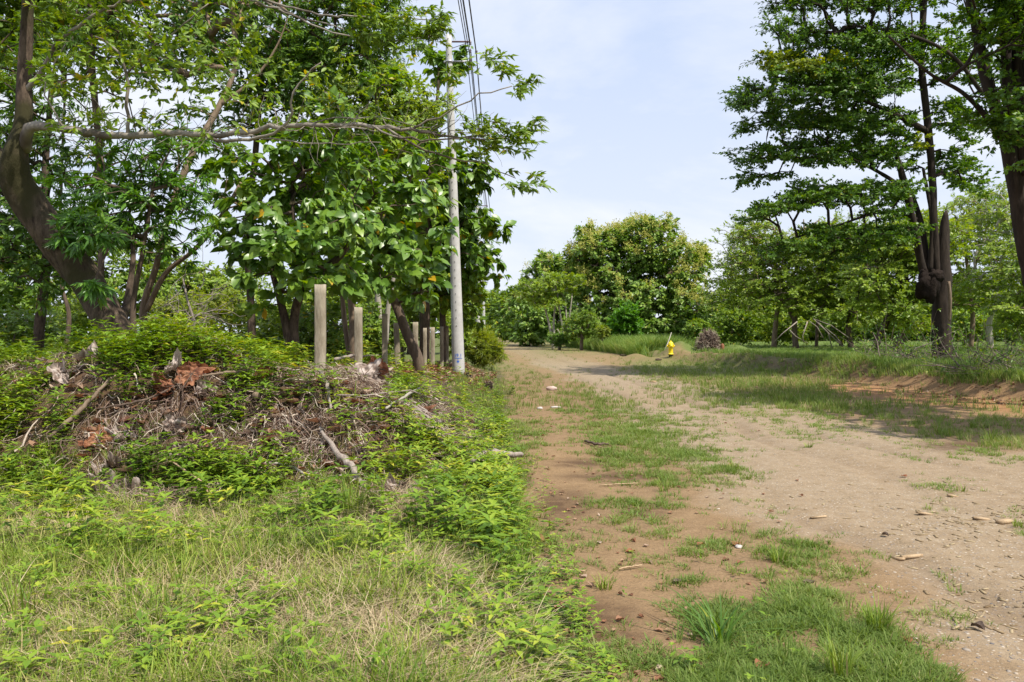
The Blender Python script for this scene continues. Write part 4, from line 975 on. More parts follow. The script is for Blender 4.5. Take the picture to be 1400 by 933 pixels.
LB = [(262, 533, .20, 7, 'dead_rust', 'rust brown open dead leaf with fanned veins at the mound top', .35, (.95, .2), .3, .18),
 (238, 523, .15, 6, 'dead_pale', 'crumpled grey leaf draped just left of the rust brown fan leaf', .8, (.7, .3), 1, .2),
 (222, 545, .16, 6, 'dead_rust', 'darker torn brown leaf drooping left of the fan leaf', .7, (1.1, -.2), 2, .12),
 (285, 545, .13, 6, 'dead_pale', 'small pale curl under the peeled tan branch', .8, (.8, .2), 4, .1),
 (120, 508, .17, 7, 'dead_pale', 'pale crumpled leaf among weeds high on the left shoulder of the mound', .8, (.6, .1), 1.4, .2),
 (85, 528, .13, 6, 'dead_pale', 'small grey crumpled leaf left of the pale shoulder leaf', .8, (.8, .1), 2.2, .15),
 (135, 612, .19, 7, 'dead_rust', 'brown fan leaf behind grass tufts halfway down the left slope', .5, (1.0, .1), .9, .1),
 (165, 612, .14, 6, 'dead_pale', 'pale curled leaf touching the brown fan leaf on the left slope', .8, (.8, .2), 3, .1),
 (148, 650, .17, 8, 'dead_pale', 'upper leaf of the pale wrinkled heap on the grass', .9, (.7, 0), 2.4, .1),
 (152, 680, .22, 8, 'dead_pale', 'largest wrinkled pale leaf, lying on the straw below the left slope', .8, (.45, .1), .5, .07),
 (180, 688, .13, 7, 'dead_pale', 'smaller wrinkled leaf overlapping the largest pale one on its right', .9, (.5, .1), 5, .07),
 (235, 598, .15, 6, 'dead_pale', 'twisted grey brown leaf hanging by its stalk over the dark hollow', .9, (1.25, .3), 1, .14),
 (242, 632, .11, 6, 'dead_pale', 'small pale leaf below the twisted hanging one', .8, (.9, .3), 2, .05),
 (498, 528, .27, 8, 'dead_pale', 'big pale underside of a folded leaf in front of the second post', .35, (1.0, -.15), .4, .15),
 (517, 522, .20, 7, 'dead_rust', 'rust brown half of the folded leaf right of its pale side', .35, (1.15, .5), 2, .19),
 (360, 522, .13, 6, 'dead_rust', 'small brown curled leaf left of the nearest post foot', .8, (.9, .3), 2, .1),
 (545, 680, .17, 6, 'dead_pale', 'straw grey clump of matted leaf low on the mound right flank', .6, (1.0, .1), 2, .05),
 (626, 694, .12, 6, 'wood_fresh', 'tan torn papery leaf standing in weeds below the grey branch', .6, (1.2, .1), 1, .08)]
for (x, y, R, lo, mt, lb, cr, tl, az, lf) in LB: big_leaf('dead_leaf', surf(x, y), R*.98, lo, mt, lb, cr, tl, az, lf*.9)

# small dead leaves one can pick out on the track
for (x, y, L, mt, lb) in [(1042, 915, .10, 'dead_rust', 'curled orange brown leaf at the near edge of the grass patch'),
  (1337, 862, .08, 'wood_dark', 'dark curled leaf alone on the near gravel'), (1210, 735, .06, 'wood_dark', 'dark leaf on the gravel right of the wood chip pair'),
  (1240, 879, .08, 'dead_rust', 'rust leaf at the near right rim of the grass'), (745, 742, .11, 'dead_rust', 'red brown leaf in the weeds at the mud edge'),
  (862, 757, .08, 'dead_rust', 'small orange leaf under the grass above the bare mud'), (765, 838, .09, 'dead_rust', 'rust leaf on dark mud left of the seedling'),
  (1007, 746, .10, 'dead_rust', 'brown leaf beside a white scrap on the sparse grass'), (1106, 802, .09, 'wood_dark', 'dark folded leaf in the near grass patch'),
  (926, 798, .08, 'wood_dark', 'purplish folded leaf between mud and grass'), (958, 748, .07, 'dead_rust', 'small rust leaf left of the scrap'), (1236, 653, .08, 'dead_rust', 'orange leaf alone in the middle of the gravel lane')]:
    m = MB(); V, T, v = curled(L); m.add(V, T, None, .5); p = surf(x, y); o = m.obj('fallen_leaf', M[mt], None, True); o.location = p+vec(0, 0, .004); o.rotation_euler.z = rng.random()*6; tag(o, lb, 'fallen leaf', 'single fallen leaves on the track')
def chip(x, y, sz, az, lb, mt='wood_fresh', name='wood_chip', cat='wood chip', lift=.012, group='split wood chips on the gravel'):
    m = MB(); m.box((0, 0, 0), sz, 0, .5); V = m.V[0]; V += rng.normal(0, .12, V.shape)*np.array(sz)*.6; o = m.obj(name, M[mt], None); o.location = surf(x, y)+vec(0, 0, sz[2]/2); o.rotation_euler = (rng.normal(0, .1), rng.normal(0, .1), az); tag(o, lb, cat, group)
chip(1228, 766, (.045, .10, .02), .4, 'narrow upright wood chip left of the longer one')
chip(1246, 764, (.16, .045, .025), .15, 'long tan wood chip at the grass tip on the gravel')
chip(1264, 704, (.15, .045, .02), 0, 'flat chip directly under the small grass tuft')
chip(1341, 711, (.14, .06, .02), -.1, 'left chip of the row beside the tuft at the frame edge')
chip(1373, 716, (.12, .07, .03), .2, 'thickest chip in the row beside the tuft at the frame edge')
chip(1302, 680, (.09, .04, .02), .1, 'chip behind the small grass tuft')
chip(1119, 708, (.14, .035, .015), .05, 'slim pale chip near the grass edge, left part of the gravel')
def rockobj(x, y, sz, lb, mt='stone'):
    m = MB(); m.rock((0, 0, sz[2]*.3), sz, x, .35, 9); o = m.obj('stone', M[mt], None, True); o.location = surf(x, y); tag(o, lb, 'stone', 'loose stones on the track')
M['stone_pink'] = simple('pinkish_stone', c3(.45, .32, .27), c3(.6, .46, .4), 10)
rockobj(754, 534, (.30, .2, .16), 'pinkish pointed stone in the grass left of the track', 'stone_pink')
rockobj(738, 560, (.12, .10, .07), 'grey stone left of the flat pale one on the red soil'); rockobj(760, 558, (.24, .10, .05), 'flat pale stone on the red soil by the grass')
rockobj(893, 523, (.2, .14, .08), 'tan stone on the rim of the far wheel lane', 'wood_fresh'); rockobj(905, 538, (.1, .08, .04), 'smaller tan stone lower on the wheel lane rim', 'wood_fresh')
rockobj(1010, 742+8, (.06, .05, .03), 'white scrap-like stone beside the brown leaf'); rockobj(655, 633-5, (.06, .05, .07), 'small egg-like white stone in the weeds', 'carwhite' if 'carwhite' in M else 'stone')

# ================================================================== PICKED OUT TUFTS AND PLANTS
def grass_thing(name, x, y, n, h0, h1, wd, sp, lean, mat, label, cat, group=None, dry=.05, vr=(.1, .7)):
    V, T, v = tuft(n, h0, h1, wd, sp, lean, 3, vr, dry); m = MB(); m.add(V, T, None, .5); m.v[0] = v; o = m.obj(name, M[mat], None); o.location = surf(x, y); return tag(o, label, cat, group)
G1 = 'separate grass tufts on the track'
grass_thing('grass_clump', 982, 884, 34, .16, .44, .013, .04, (.4, 1.5), 'L_dark', 'broad bladed dark green grass clump beside the bare mud', 'grass clump')
grass_thing('grass_clump', 90, 745, 160, .25, .42, .005, .10, (.9, 1.6), 'straw', 'straw coloured mop of dead grass left of the pale leaf heap', 'grass clump', None, .3)
grass_thing('grass_clump', 482, 712, 60, .25, .5, .009, .09, (.1, .6), 'G_green', 'upright green grass clump below the grey split slab', 'grass clump')
grass_thing('grass_clump', 670, 730, 90, .18, .34, .005, .10, (.3, 1.2), 'G_green', 'fine rounded grass clump in front of the tan papery leaf', 'grass clump')
grass_thing('grass_clump', 25, 870, 80, .25, .5, .008, .12, (.2, 1), 'G_green', 'lush deep green clump in the near verge corner', 'grass clump')
for a in [(1003, 642, 42, .10, .26, 'spiky green tuft at the tip of the big grass patch'), (908, 672, 40, .08, .22, 'thin spiky tuft on the bare soil below the big grass patch'),
  (1106, 612, 46, .05, .12, 'low olive tuft alone in the middle of the gravel lane'), (1190, 566, 60, .10, .2, 'rounded dull green tuft right of the grass strip'),
  (1282, 593, 50, .10, .35, 'tuft with two dry seed stalks on the shaded right side'), (1352, 606, 60, .10, .4, 'bushy tuft near the right frame edge below the bank'),
  (1268, 697, 30, .03, .09, 'flat tuft next to a pale wood chip'), (1315, 672, 26, .05, .14, 'narrow upright tuft behind the flat tuft'), (1392, 720, 40, .05, .12, 'tuft cut by the right frame edge beside wood chips'),
  (1200, 862, 90, .12, .26, 'largest bright tuft on the near grass patch'), (1065, 770, 60, .08, .2, 'bushy tuft at the top of the near grass patch'), (1148, 925, 60, .15, .3, 'tall tuft at the bottom rim of the photo'), (1020, 655, 40, .03, .07, 'flat tuft right beside the spiky one'),
  (826, 806, 50, .06, .14, 'bushy little tuft on the upper rim of the dark mud'), (1310, 812, 20, .03, .08, 'tiny tuft on the near gravel')]:
    grass_thing('grass_tuft', a[0], a[1], a[2], a[3], a[4], .006, .05, (.15, .9), 'G_green', a[5], 'grass tuft', G1)
def weed_thing(x, y, h, pr, L, W, nst, label, mat='L_weed', cat='weed plant', group='separate leafy weeds'):
    root = surf(x, y); m = MB()
    for q in range(nst):
        V, T, v = weed(h*rng.uniform(.6, 1.1), pr, L, W, 5, .35); m.add(V+vec(*(rng.normal(0, .004, 2)), 0), T, None, .5); m.v[-1] = v
    o = m.obj('leafy_weed', M[mat], None); o.location = root; tag(o, label, cat, group)
for a in [(788, 860, .16, 6, .035, .018, 7, 'small round leaved seedling on the dark mud'), (728, 925, .22, 4, .10, .04, 5, 'bright broad leaved weed at the bottom edge left of the mud'), (100, 770, .30, 5, .11, .045, 7, 'dark glossy weed below the dead straw mop'),
   (400, 925, .2, 4, .09, .035, 5, 'yellow green weed at the bottom edge of the verge'), (265, 895, .15, 3, .08, .03, 3, 'small weed in thin grass at the lower left'), (690, 830, .24, 4, .10, .04, 6, 'leafy weed overhanging the mud from the verge'), (948, 920, .08, 2, .06, .04, 3, 'low round leaved plant below the broad bladed clump'),
   (270, 700, .28, 4, .12, .05, 6, 'light green weed right of the pale leaf heap'), (420, 735, .3, 5, .1, .04, 5, 'weed clump in the grass below the slab'), (700, 540, .3, 3, .14, .10, 4, 'round leaved weed beside the black clod')]: weed_thing(*a)

# ================================================================== THE FAR CAR AND BARRIER POST
cy = 235; cx = (699-CX)/F*cy; base = vec(cx, cy, float(H(cx, cy))); car = empty('parked_car', base, 'tiny dark car facing the camera at the far end of the track', 'car')
m = MB()
prof = [(-.86, .25), (-.88, .55), (-.84, .85), (-.66, 1.38), (-.5, 1.46), (.5, 1.46), (.66, 1.38), (.84, .85), (.88, .55), (.86, .25)]
ys = [(-2.1, .72, .86), (-1.9, .84, .95), (-.9, .98, 1.0), (-.3, 1.4, 1.), (1.2, 1.46, 1.), (2.0, 1.0, .95), (2.1, .8, .9)]
V = [(x*s, y, min(z, hh+.0)) for (y, hh, s) in ys for (x, z) in prof]; n = len(prof)
m.add(V, None, [[r*n+k, r*n+(k+1) % n, (r+1)*n+(k+1) % n, (r+1)*n+k] for r in range(6) for k in range(n)]); m.add([V[k] for k in range(n)], [[0, k, k+1] for k in range(1, n-1)]); m.obj('body', M['carpaint'], car)
m = MB(); m.add([(-.66, -.93, 1.02), (.66, -.93, 1.02), (.56, -.4, 1.40), (-.56, -.4, 1.40)], None, [[0, 1, 2, 3]]); m.V[0] += [0, -.02, .02]; m.obj('windscreen', M['glass'], car)
for s in (-1, 1):
    m = MB(); m.lathe((s*.62, -2.06, .66), [(0, -.12), (.16, -.1), (.17, .02), (0, .02)], 14, axis='y'); m.obj('headlight', M['lampglass'], car, True)
    for y in (-1.35, 1.35):
        m = MB(); m.lathe((s*.78, y, .32), [(.12, -.1), (.32, -.1), (.32, .1), (.12, .1)], 18, axis='x'); wq = m.obj('wheel', M['tyre'], car, True)
m = MB(); m.tube([(0, 0, 0), (0, 0, 1.7)], .09, 8); o = m.obj('barrier_post', M['bark_pale'], None); bx = (686-CX)/F*190; o.location = (bx, 190, float(H(bx, 190))); tag(o, 'short pale post at the far left end of the track', 'post')
m = MB(); m.tube([(0, 0, .9), (1.5, .1, .9), (3.6, 0, .88)], .05, 6); m.tube([(0, 0, 0), (0, 0, 1)], .06, 6); m.tube([(3.5, 0, 0), (3.5, 0, 1)], .06, 6); o = m.obj('pole_barrier', M['bark_brown'], None); bx = (672-CX)/F*188; o.location = (bx, 188, float(H(bx, 188))); tag(o, 'low wooden rail across the far left end of the track', 'rail fence')
M['L_bloomtree'] = leaf_mat('glossy_round_tree_leaf', [(0, c3(.09, .18, .025)), (.5, c3(.19, .31, .045)), (.9, c3(.32, .42, .07)), (1, c3(.45, .45, .13))], .3, .45, .5)

# ================================================================== TREES, LEFT WOOD
LW = "trees of the wood on the left"
def LF(rc, k, m, L, W, shape='lance', droop=.3, flat=.6, **kw): return dict(rc=rc, k=k, m=m, L=L, W=W, shape=shape, droop=droop, flat=flat, **kw)

# the big leaning tree with its long bare horizontal branch
def lean_extra(root, base, C, out):
    wm = MB()
    for p in [[(33, 205, 11.5, 18), (42, 176, 11.3, 15), (62, 171, 11.2, 12), (100, 178, 11, 11), (150, 186, 10.8, 9.5), (230, 183, 10.5, 8.5), (300, 184, 10.3, 7.5), (400, 173, 10, 6.5), (480, 171, 9.9, 5.5), (560, 178, 9.8, 4.5), (620, 187, 9.8, 3.5), (670, 185, 9.8, 2)],
              [(265, 184, 10.4, 5), (300, 191, 10.3, 5), (345, 192, 10.1, 4.5), (385, 174, 9.9, 4), (398, 155, 9.8, 3.5), (405, 120, 9.7, 2.5), (440, 85, 9.6, 1.5)],
              [(530, 176, 9.8, 3.5), (570, 200, 9.8, 3), (610, 215, 9.9, 2.5), (660, 224, 10, 1.8), (705, 244, 10, 1.2)],
              [(560, 178, 9.8, 3), (600, 160, 9.7, 2.5), (650, 132, 9.6, 2), (700, 118, 9.6, 1.5)],
              [(500, 172, 9.9, 3), (560, 190, 9.7, 2.5), (620, 190, 9.6, 2.2), (690, 188, 9.6, 1.4)],
              [(175, 187, 10.7, 5), (175, 150, 10.7, 4.5), (172, 100, 10.6, 4), (160, 70, 10.5, 3), (130, 50, 10.5, 2)],
              [(174, 100, 10.6, 3), (210, 65, 10.6, 2.5), (255, 30, 10.5, 2), (285, 5, 10.5, 1.5)],
              [(36, 130, 11.5, 8), (80, 60, 11.2, 5), (150, 10, 11, 4), (250, -30, 10.6, 3.5), (360, 0, 10.3, 3), (450, 22, 10, 2.5), (530, 22, 9.8, 2), (600, 30, 9.7, 1.2)],
              [(360, 0, 10.3, 3), (440, 40, 10, 2.2), (520, 55, 9.8, 1.6), (575, 52, 9.7, 1)],
              [(340, 0, 10.3, 3), (400, 20, 10.2, 2.5), (470, 40, 10, 1.5)],
              [(90, 178, 11, 3), (60, 120, 11, 2), (90, 60, 11, 1.5)], [(320, 183, 10.2, 3), (420, 196, 10, 2), (520, 195, 9.8, 1.2)], [(400, 174, 10, 2.5), (500, 160, 9.9, 1.5), (590, 175, 9.8, 1)]]:
        pts, rad = pxpath(p); pts[1:-1] += rng.normal(0, .012, (len(pts)-2, 3)); wm.tube(pts, rad, 9, True, rough=.15)
    # fine leafless twigs along the horizontal branch
    pts, rad = pxpath([(60, 173, 11.2, 9), (230, 183, 10.5, 8), (400, 173, 10, 6), (560, 178, 9.8, 4), (670, 185, 9.8, 2)])
    for q in range(120):
        s = pts[rng.integers(2, len(pts))]; d = vec(rng.normal(.4, .5), rng.normal(0, .5), rng.normal(.1, .5)); d /= np.linalg.norm(d); p = s.copy(); ch = [p]
        for k in range(6): d = d+rng.normal(0, .25, 3)+[0.05, 0, .02]; d /= np.linalg.norm(d); p = p+d*rng.uniform(.05, .14); ch.append(p)
        wm.tube(np.array(ch), np.linspace(.006, .0015, 7), 4, False)
    wm.obj('branch', M['bark_grey'], root, True, base)['label'] = 'long grey horizontal branch with bare twigs'
    lm = MB(); tw = MB()
    sp_ = [(660, 735, 168, 198, 13, 44), (690, 735, 114, 124, 5, 9), (660, 692, 80, 94, 7, 12), (680, 735, 240, 250, 5, 9), (580, 612, 24, 36, 5, 11), (560, 600, 46, 62, 6, 26), (480, 560, 5, 60, 20, 60), (605, 655, 92, 112, 9, 8), (610, 660, 165, 205, 12, 16)]
    for (x0, x1, y0, y1, r, n) in sp_:
        d = rng.uniform(9.5, 10, n); u = rng.random(n); x = x0+(x1-x0)*u; y = y0+(y1-y0)*rng.random(n); Cc = np.stack([(x-CX)/F*d, d, EYE+(HY-y)/F*d], 1)
        Cc[:, 2] += .10*np.sin(Cc[:, 0]*5+Cc[:, 1]*9); foliage(lm, tw, Cc, np.tile([.8, 0, .1], (n, 1)), rc=.12, k=3, m=6, L=.10, W=.033, shape='lance', droop=.2, flat=.5, tw=.0025)
    for (x0, x1, y0, y1, n) in [(60, 560, 60, 180, 170), (50, 360, -30, 130, 260)]:
        d = rng.uniform(9.8, 11.2, n); x = rng.uniform(x0, x1, n); y = rng.uniform(y0, y1, n); Cc = np.stack([(x-CX)/F*d, d, EYE+(HY-y)/F*d], 1)
        foliage(lm, tw, Cc, rdir(n), rc=.14, k=2, m=4, L=.10, W=.042, shape='oval', droop=.1, flat=.4, tw=.0025, vb=.12)
    lm.obj('leaf_sprays', M['L_mid'], root, False, base); tw.obj('twigs', M['twigbark'], root, False, base)
tree('leaning_tree', 'thick dark leaning tree with a long bare branch reaching over the mound', 'tree',
 [[(176, 495, 12, 52), (150, 440, 12, 46), (115, 380, 12, 44), (75, 325, 11.9, 42), (45, 285, 11.8, 42), (20, 240, 11.6, 40), (20, 215, 11.5, 34), (30, 180, 11.5, 23), (34, 100, 11.5, 18), (38, 20, 11.5, 16), (44, -120, 11.4, 13)],
  [(10, 240, 11.6, 30), (-30, 180, 11.8, 24), (-80, 60, 12, 18)], [(164, 460, 12.1, 14), (174, 410, 12.4, 10), (182, 350, 12.6, 7), (178, 300, 12.8, 5)]],
 [(-60, -60, 300, -90, 60, 11.5, 1.6), (-80, 60, 60, 20, 60, 12.4, 1, .5)], 120, LF(.32, 6, 8, .11, .045, 'oval'), 'bark_dark', 'L_mid', LW, .009, .08, .6, 1.0, lean_extra, sides=14, rough=.22)

tree('lance_leaf_tree', 'slim tree with long drooping bright leaves just behind the leaning trunk', 'tree',
 [[(184, 470, 13.0, 9), (182, 420, 13, 8), (196, 340, 12.9, 6), (208, 260, 12.8, 4)]],
 [(85, 310, 150, 315, 22, 11.5, .3, .8), (122, 385, 135, 392, 10, 11.4, .15, 1), (90, 290, 270, 280, 50, 13.2, .8, 1), (140, 230, 250, 215, 40, 13.4, .8, .7), (200, 350, 270, 340, 22, 13.4, .5, .4)], 170,
 LF(.22, 5, 9, .17, .04, 'lance', .45, .6), 'bark_brown', 'L_lance', LW, .008, .06)

tree('twisted_tree', 'pale brown twisting double trunk rising right of the leaning tree', 'tree',
 [[(198, 460, 14.5, 12), (196, 420, 14.5, 10), (212, 370, 14.5, 9), (232, 290, 14.6, 9), (266, 205, 14.8, 9), (300, 145, 15, 8), (322, 90, 15.2, 7), (318, 20, 15.4, 7), (320, -60, 15.5, 5)],
  [(200, 425, 14.5, 8), (230, 370, 14.4, 7), (262, 345, 14.3, 6), (300, 300, 14.4, 7), (330, 250, 14.5, 5)], [(300, 145, 15, 6), (350, 105, 15, 4), (380, 60, 15, 2.5), (395, 20, 15, 1)]],
 [(140, 40, 360, 20, 78, 16, 1.8), (240, 200, 330, 170, 45, 15.5, 1.2, .4), (260, 300, 330, 270, 35, 14.8, .8, .5), (200, -60, 420, -60, 60, 16, 1.5, .6)], 300, LF(.36, 6, 8, .12, .045), 'bark_tan', 'L_dark', LW, .010, .08)

tree('dense_dark_tree', 'tall dense dark leaved tree behind the horizontal branch', 'tree',
 [[(345, 480, 19, 12), (343, 420, 19, 10), (338, 330, 19, 9), (350, 200, 19, 8), (360, 80, 19, 7)]],
 [(300, 20, 520, 30, 70, 18.5, 2, 1.3), (360, 90, 420, 110, 42, 18, 1.5, 1.4), (470, -20, 540, 20, 40, 17.5, 1.5, 1), (300, 140, 360, 150, 35, 19, 1.5, .7), (500, 60, 530, 90, 20, 17.5, 1, .8)], 430, LF(.42, 7, 9, .14, .05), 'bark_dark', 'L_dark', LW, .010, .09)

tree('thin_dark_tree', 'thin dark trunk standing alone at the far left of the wood', 'tree',
 [[(50, 492, 20, 15), (56, 430, 20, 13), (64, 340, 20, 12), (62, 240, 20, 9), (70, 120, 20, 6)]],
 [(-60, 300, 110, 310, 60, 19.5, 2, 1.2), (-60, 200, 120, 190, 55, 20, 2, .9), (-60, 100, 90, 100, 50, 20, 2, .6), (0, 380, 90, 390, 28, 19, 1.5, .5)], 330, LF(.45, 6, 8, .17, .06), 'bark_dark', 'L_dark', LW, .011, .09)

tree('tall_slender_tree', 'tall slender brown trunk passing behind the horizontal branch near the frame top', 'tree',
 [[(135, 470, 17, 10), (138, 380, 17, 9), (135, 200, 17, 9), (125, 80, 17, 9), (126, -60, 17, 8)]],
 [(60, 60, 200, 80, 60, 17, 1.5, .8), (80, -40, 240, -60, 50, 17, 2, .8), (90, 200, 180, 190, 40, 17, 1.5, .35)], 150, LF(.36, 5, 8, .12, .045, 'oval'), 'bark_brown', 'L_mid', LW, .009, .08)

# broad leaved trees in the middle
tree('broad_leaf_tree', 'twin dark trunked tree left of the nearest post, hung with very broad leaves', 'tree',
 [[(402, 505, 14.5, 16), (392, 450, 14.5, 13), (383, 410, 14.5, 10), (372, 370, 14.6, 8)],
  [(405, 500, 14.5, 15), (402, 440, 14.5, 13), (412, 400, 14.4, 12), (440, 372, 14.4, 11), (470, 345, 14.3, 8), (490, 300, 14.3, 6)],
  [(412, 400, 14.4, 8), (405, 340, 14.4, 6), (400, 280, 14.4, 5)]],
 [(330, 320, 480, 335, 50, 14.2, 1.3, .9), (310, 255, 470, 240, 52, 14.8, 1.4, .6), (370, 200, 470, 190, 34, 15, 1.2, .5), (340, 380, 440, 392, 18, 13.8, .8, .6), (355, 425, 385, 430, 10, 14, .5, .4), (410, 150, 500, 150, 24, 14.6, 1, .4)], 165,
 LF(.36, 5, 5, .155, .112, 'heart', .55, .6, upb=1.0, Lj=.5), 'bark_dark', 'L_broad', LW, .009, .06)
tree('broad_leaf_tree', 'broad leaved tree with a diagonal dark trunk leaning over the posts', 'tree',
 [[(572, 492, 17, 15), (556, 455, 17, 14), (538, 410, 17, 12), (518, 370, 17, 10), (505, 320, 17, 8)]],
 [(470, 300, 580, 310, 50, 16.2, 1.4, .9), (440, 370, 580, 372, 24, 16, 1.2, .8), (470, 230, 580, 230, 46, 17, 1.5, .6), (540, 400, 600, 398, 12, 16, .8, .6), (505, 105, 545, 120, 16, 16, .6, .6)], 150,
 LF(.40, 5, 5, .185, .13, 'heart', .5, .6, Lj=.5), 'bark_brown', 'L_broad', LW, .009, .07)
tree('broad_leaf_tree', 'dark straight trunk beside the thin post, its broad leaves hanging over the utility pole', 'tree',
 [[(580, 495, 27, 15), (581, 430, 27, 14), (580, 360, 27, 11), (585, 280, 27, 9), (592, 200, 27, 6), (600, 110, 27, 4)]],
 [(560, 350, 640, 360, 30, 27.3, .9, 1.2), (560, 290, 640, 300, 38, 27.5, 1, 1.1), (590, 230, 640, 240, 26, 27.5, 1, .9), (655, 300, 688, 318, 8, 27, .5, 1.8), (650, 345, 682, 365, 14, 27, .7, 1.2), (592, 68, 606, 100, 12, 27.5, .5, 1.3), (632, 75, 642, 100, 11, 27.5, .4, 1.4), (640, 225, 660, 240, 12, 27, .6, 1.2), (520, 190, 600, 170, 30, 27, 1, .7)], 250,
 LF(.42, 5, 5, .27, .195, 'heart', .75, .7), 'bark_dark', 'L_broad', LW, .010, .09)
tree('twin_stem_tree', 'twin stemmed shaded tree behind the second fence post', 'tree',
 [[(484, 490, 19, 13), (481, 420, 19, 10), (474, 360, 19, 7), (470, 250, 19, 5)], [(478, 490, 19.2, 8), (470, 430, 19.2, 7), (466, 370, 19.2, 6)]],
 [(420, 300, 520, 290, 50, 20, 1.5, 1), (430, 200, 520, 190, 45, 20, 1.5, .7), (430, 370, 500, 375, 22, 19.4, 1, .8)], 200, LF(.42, 5, 6, .2, .10, 'oval'), 'bark_tan', 'L_mid', LW, .009, .07)
tree('yellowish_tree', 'yellow green feathery tree rising behind the horizontal branch, some leaves turning orange', 'tree',
 [[(520, 480, 25, 9), (515, 380, 25, 8), (500, 250, 25, 7), (500, 150, 25, 4)], [(527, 470, 22, 8), (531, 420, 22, 7), (540, 370, 22, 5)]],
 [(420, 120, 530, 130, 45, 24, 1.8, 1.2), (440, 190, 560, 190, 45, 24, 1.8, 1.2), (500, 90, 560, 150, 30, 24, 1.3, .8), (560, 130, 600, 160, 26, 24, 1.2, .8), (430, 250, 560, 250, 40, 25, 1.6, .8)], 460, LF(.42, 6, 8, .16, .07, 'oval', .4), 'bark_pale', 'L_light', LW, .009, .06)
tree('edge_tree', 'narrow tree standing behind the utility pole at the wood edge', 'tree',
 [[(606, 492, 29, 9), (605, 430, 29, 8), (600, 340, 29, 6), (602, 240, 29, 5)]],
 [(570, 380, 630, 390, 32, 29, 1.3, 1), (580, 310, 640, 320, 36, 29, 1.3, 1), (600, 250, 630, 270, 25, 29, 1, .8), (636, 400, 650, 430, 16, 30, 1, 1)], 190, LF(.5, 5, 7, .25, .13, 'oval'), 'bark_dark', 'L_mid', LW, .011, .08)

# second rank
for (x, d, lb, blobs, mt, wd) in [
  (20, 44, 'shadowed mid green tree in the second rank at the left frame edge', [(-80, 380, 60, 390, 45, 44, 3)], 'L_mid', 9),
  (150, 48, 'light green tree seen through the gap left of the twisted trunk', [(90, 350, 230, 360, 30, 48, 3, .8), (90, 400, 220, 405, 30, 47, 3)], 'L_mid', 8),
  (262, 50, 'sunny bush-like tree between the twisted trunk and the thin straight one', [(230, 395, 340, 400, 34, 50, 3)], 'L_light', 7),
  (440, 52, 'distant tree with light leaves above the second fence post', [(400, 400, 520, 405, 36, 52, 3)], 'L_light', 7),
  (560, 46, 'light leaved tree behind the leaning dark trunk', [(520, 405, 620, 405, 34, 46, 3)], 'L_light', 7),
  (90, 25, 'leafy tree whose crown fills the upper left corner', [(-60, 20, 130, 10, 60, 24, 2.5, .9), (-60, -60, 200, -60, 60, 24, 2, .6)], 'L_mid', 7)]:
    tree('wood_tree', lb, 'tree', [[(x, 480, d, wd), (x+4, 430, d, wd*.8), (x-6, 390, d, wd*.6)]+([(x-6, 250, d, wd*.5), (x, 100, d, wd*.4)] if d < 30 else [])], blobs, 220, LF(.8, 6, 8, .28, .13, 'oval'), 'bark_brown', mt, LW, .014, .1)

def shrub(name, label, cat, x, y, d, w_, h_, n, leaf, mat, group=None, bark='twigbark', dens=1, depth=1.0):
    r = min(w_, h_)*.42
    bl = [(x-w_/2+r, y-h_*.45, x+w_/2-r, y-h_*.45, r, d, depth)] if w_ > h_ else [(x, y-r, x, y-h_+r, r, d, depth)]
    return tree(name, label, cat, [[(x, y, d, 3+w_*.03), (x+1, y-h_*.4, d, 2)], [(x-w_*.05, y, d, 2.5), (x-w_*.2, y-h_*.5, d, 1.5)], [(x+w_*.05, y, d, 2.5), (x+w_*.2, y-h_*.5, d, 1.5)]], bl, n, leaf, bark, mat, group, .006, .05, .3, .3)
US = 'sunlit bushes on the floor of the wood'
for (x, y, d, w_, h_, mt, lb) in [(20, 475, 27, 130, 55, 'L_mid', 'low shaded bush behind the thin dark trunk'), (110, 470, 30, 110, 70, 'L_light', 'bush behind the leaning trunk, left side'), (240, 470, 26, 100, 70, 'L_yellow', 'yellowish bush right of the twisted trunk foot'),
   (300, 475, 29, 110, 90, 'L_yellow', 'tall pale yellow green bush left of the thin straight trunk'), (380, 482, 24, 80, 70, 'L_light', 'bush behind the twin dark trunks'), (440, 486, 22, 90, 80, 'L_mid', 'dark bush between first and second fence post'),
   (515, 488, 25, 70, 70, 'L_mid', 'bush behind the third fence post'), (550, 480, 31, 70, 80, 'L_light', 'bush behind the tilted post'), (625, 490, 34, 40, 70, 'L_light', 'bush directly behind the utility pole foot')]:
    shrub('bush', lb, 'bush', x, y, d, w_, h_, 110, LF(.42, 6, 8, .15, .06, 'oval'), mt, US, depth=1.5)
tree('bamboo_shrub', 'yellow green feathery shrub at the track edge, right of the utility pole', 'shrub', [[(655, 502, 34, 4), (655, 470, 34, 2)], [(650, 502, 34, 3), (645, 475, 34, 1.5)], [(660, 502, 34, 3), (667, 478, 34, 1.5)]],
 [(654, 488, 656, 472, 18, 34, .9, 1), (650, 458, 662, 460, 8, 34, .6), (670, 478, 680, 482, 8, 33.6, .4)], 190, LF(.32, 6, 8, .22, .022, 'lance', 0, 1), 'twigbark', 'L_yellow', None, .005, .04, .3)
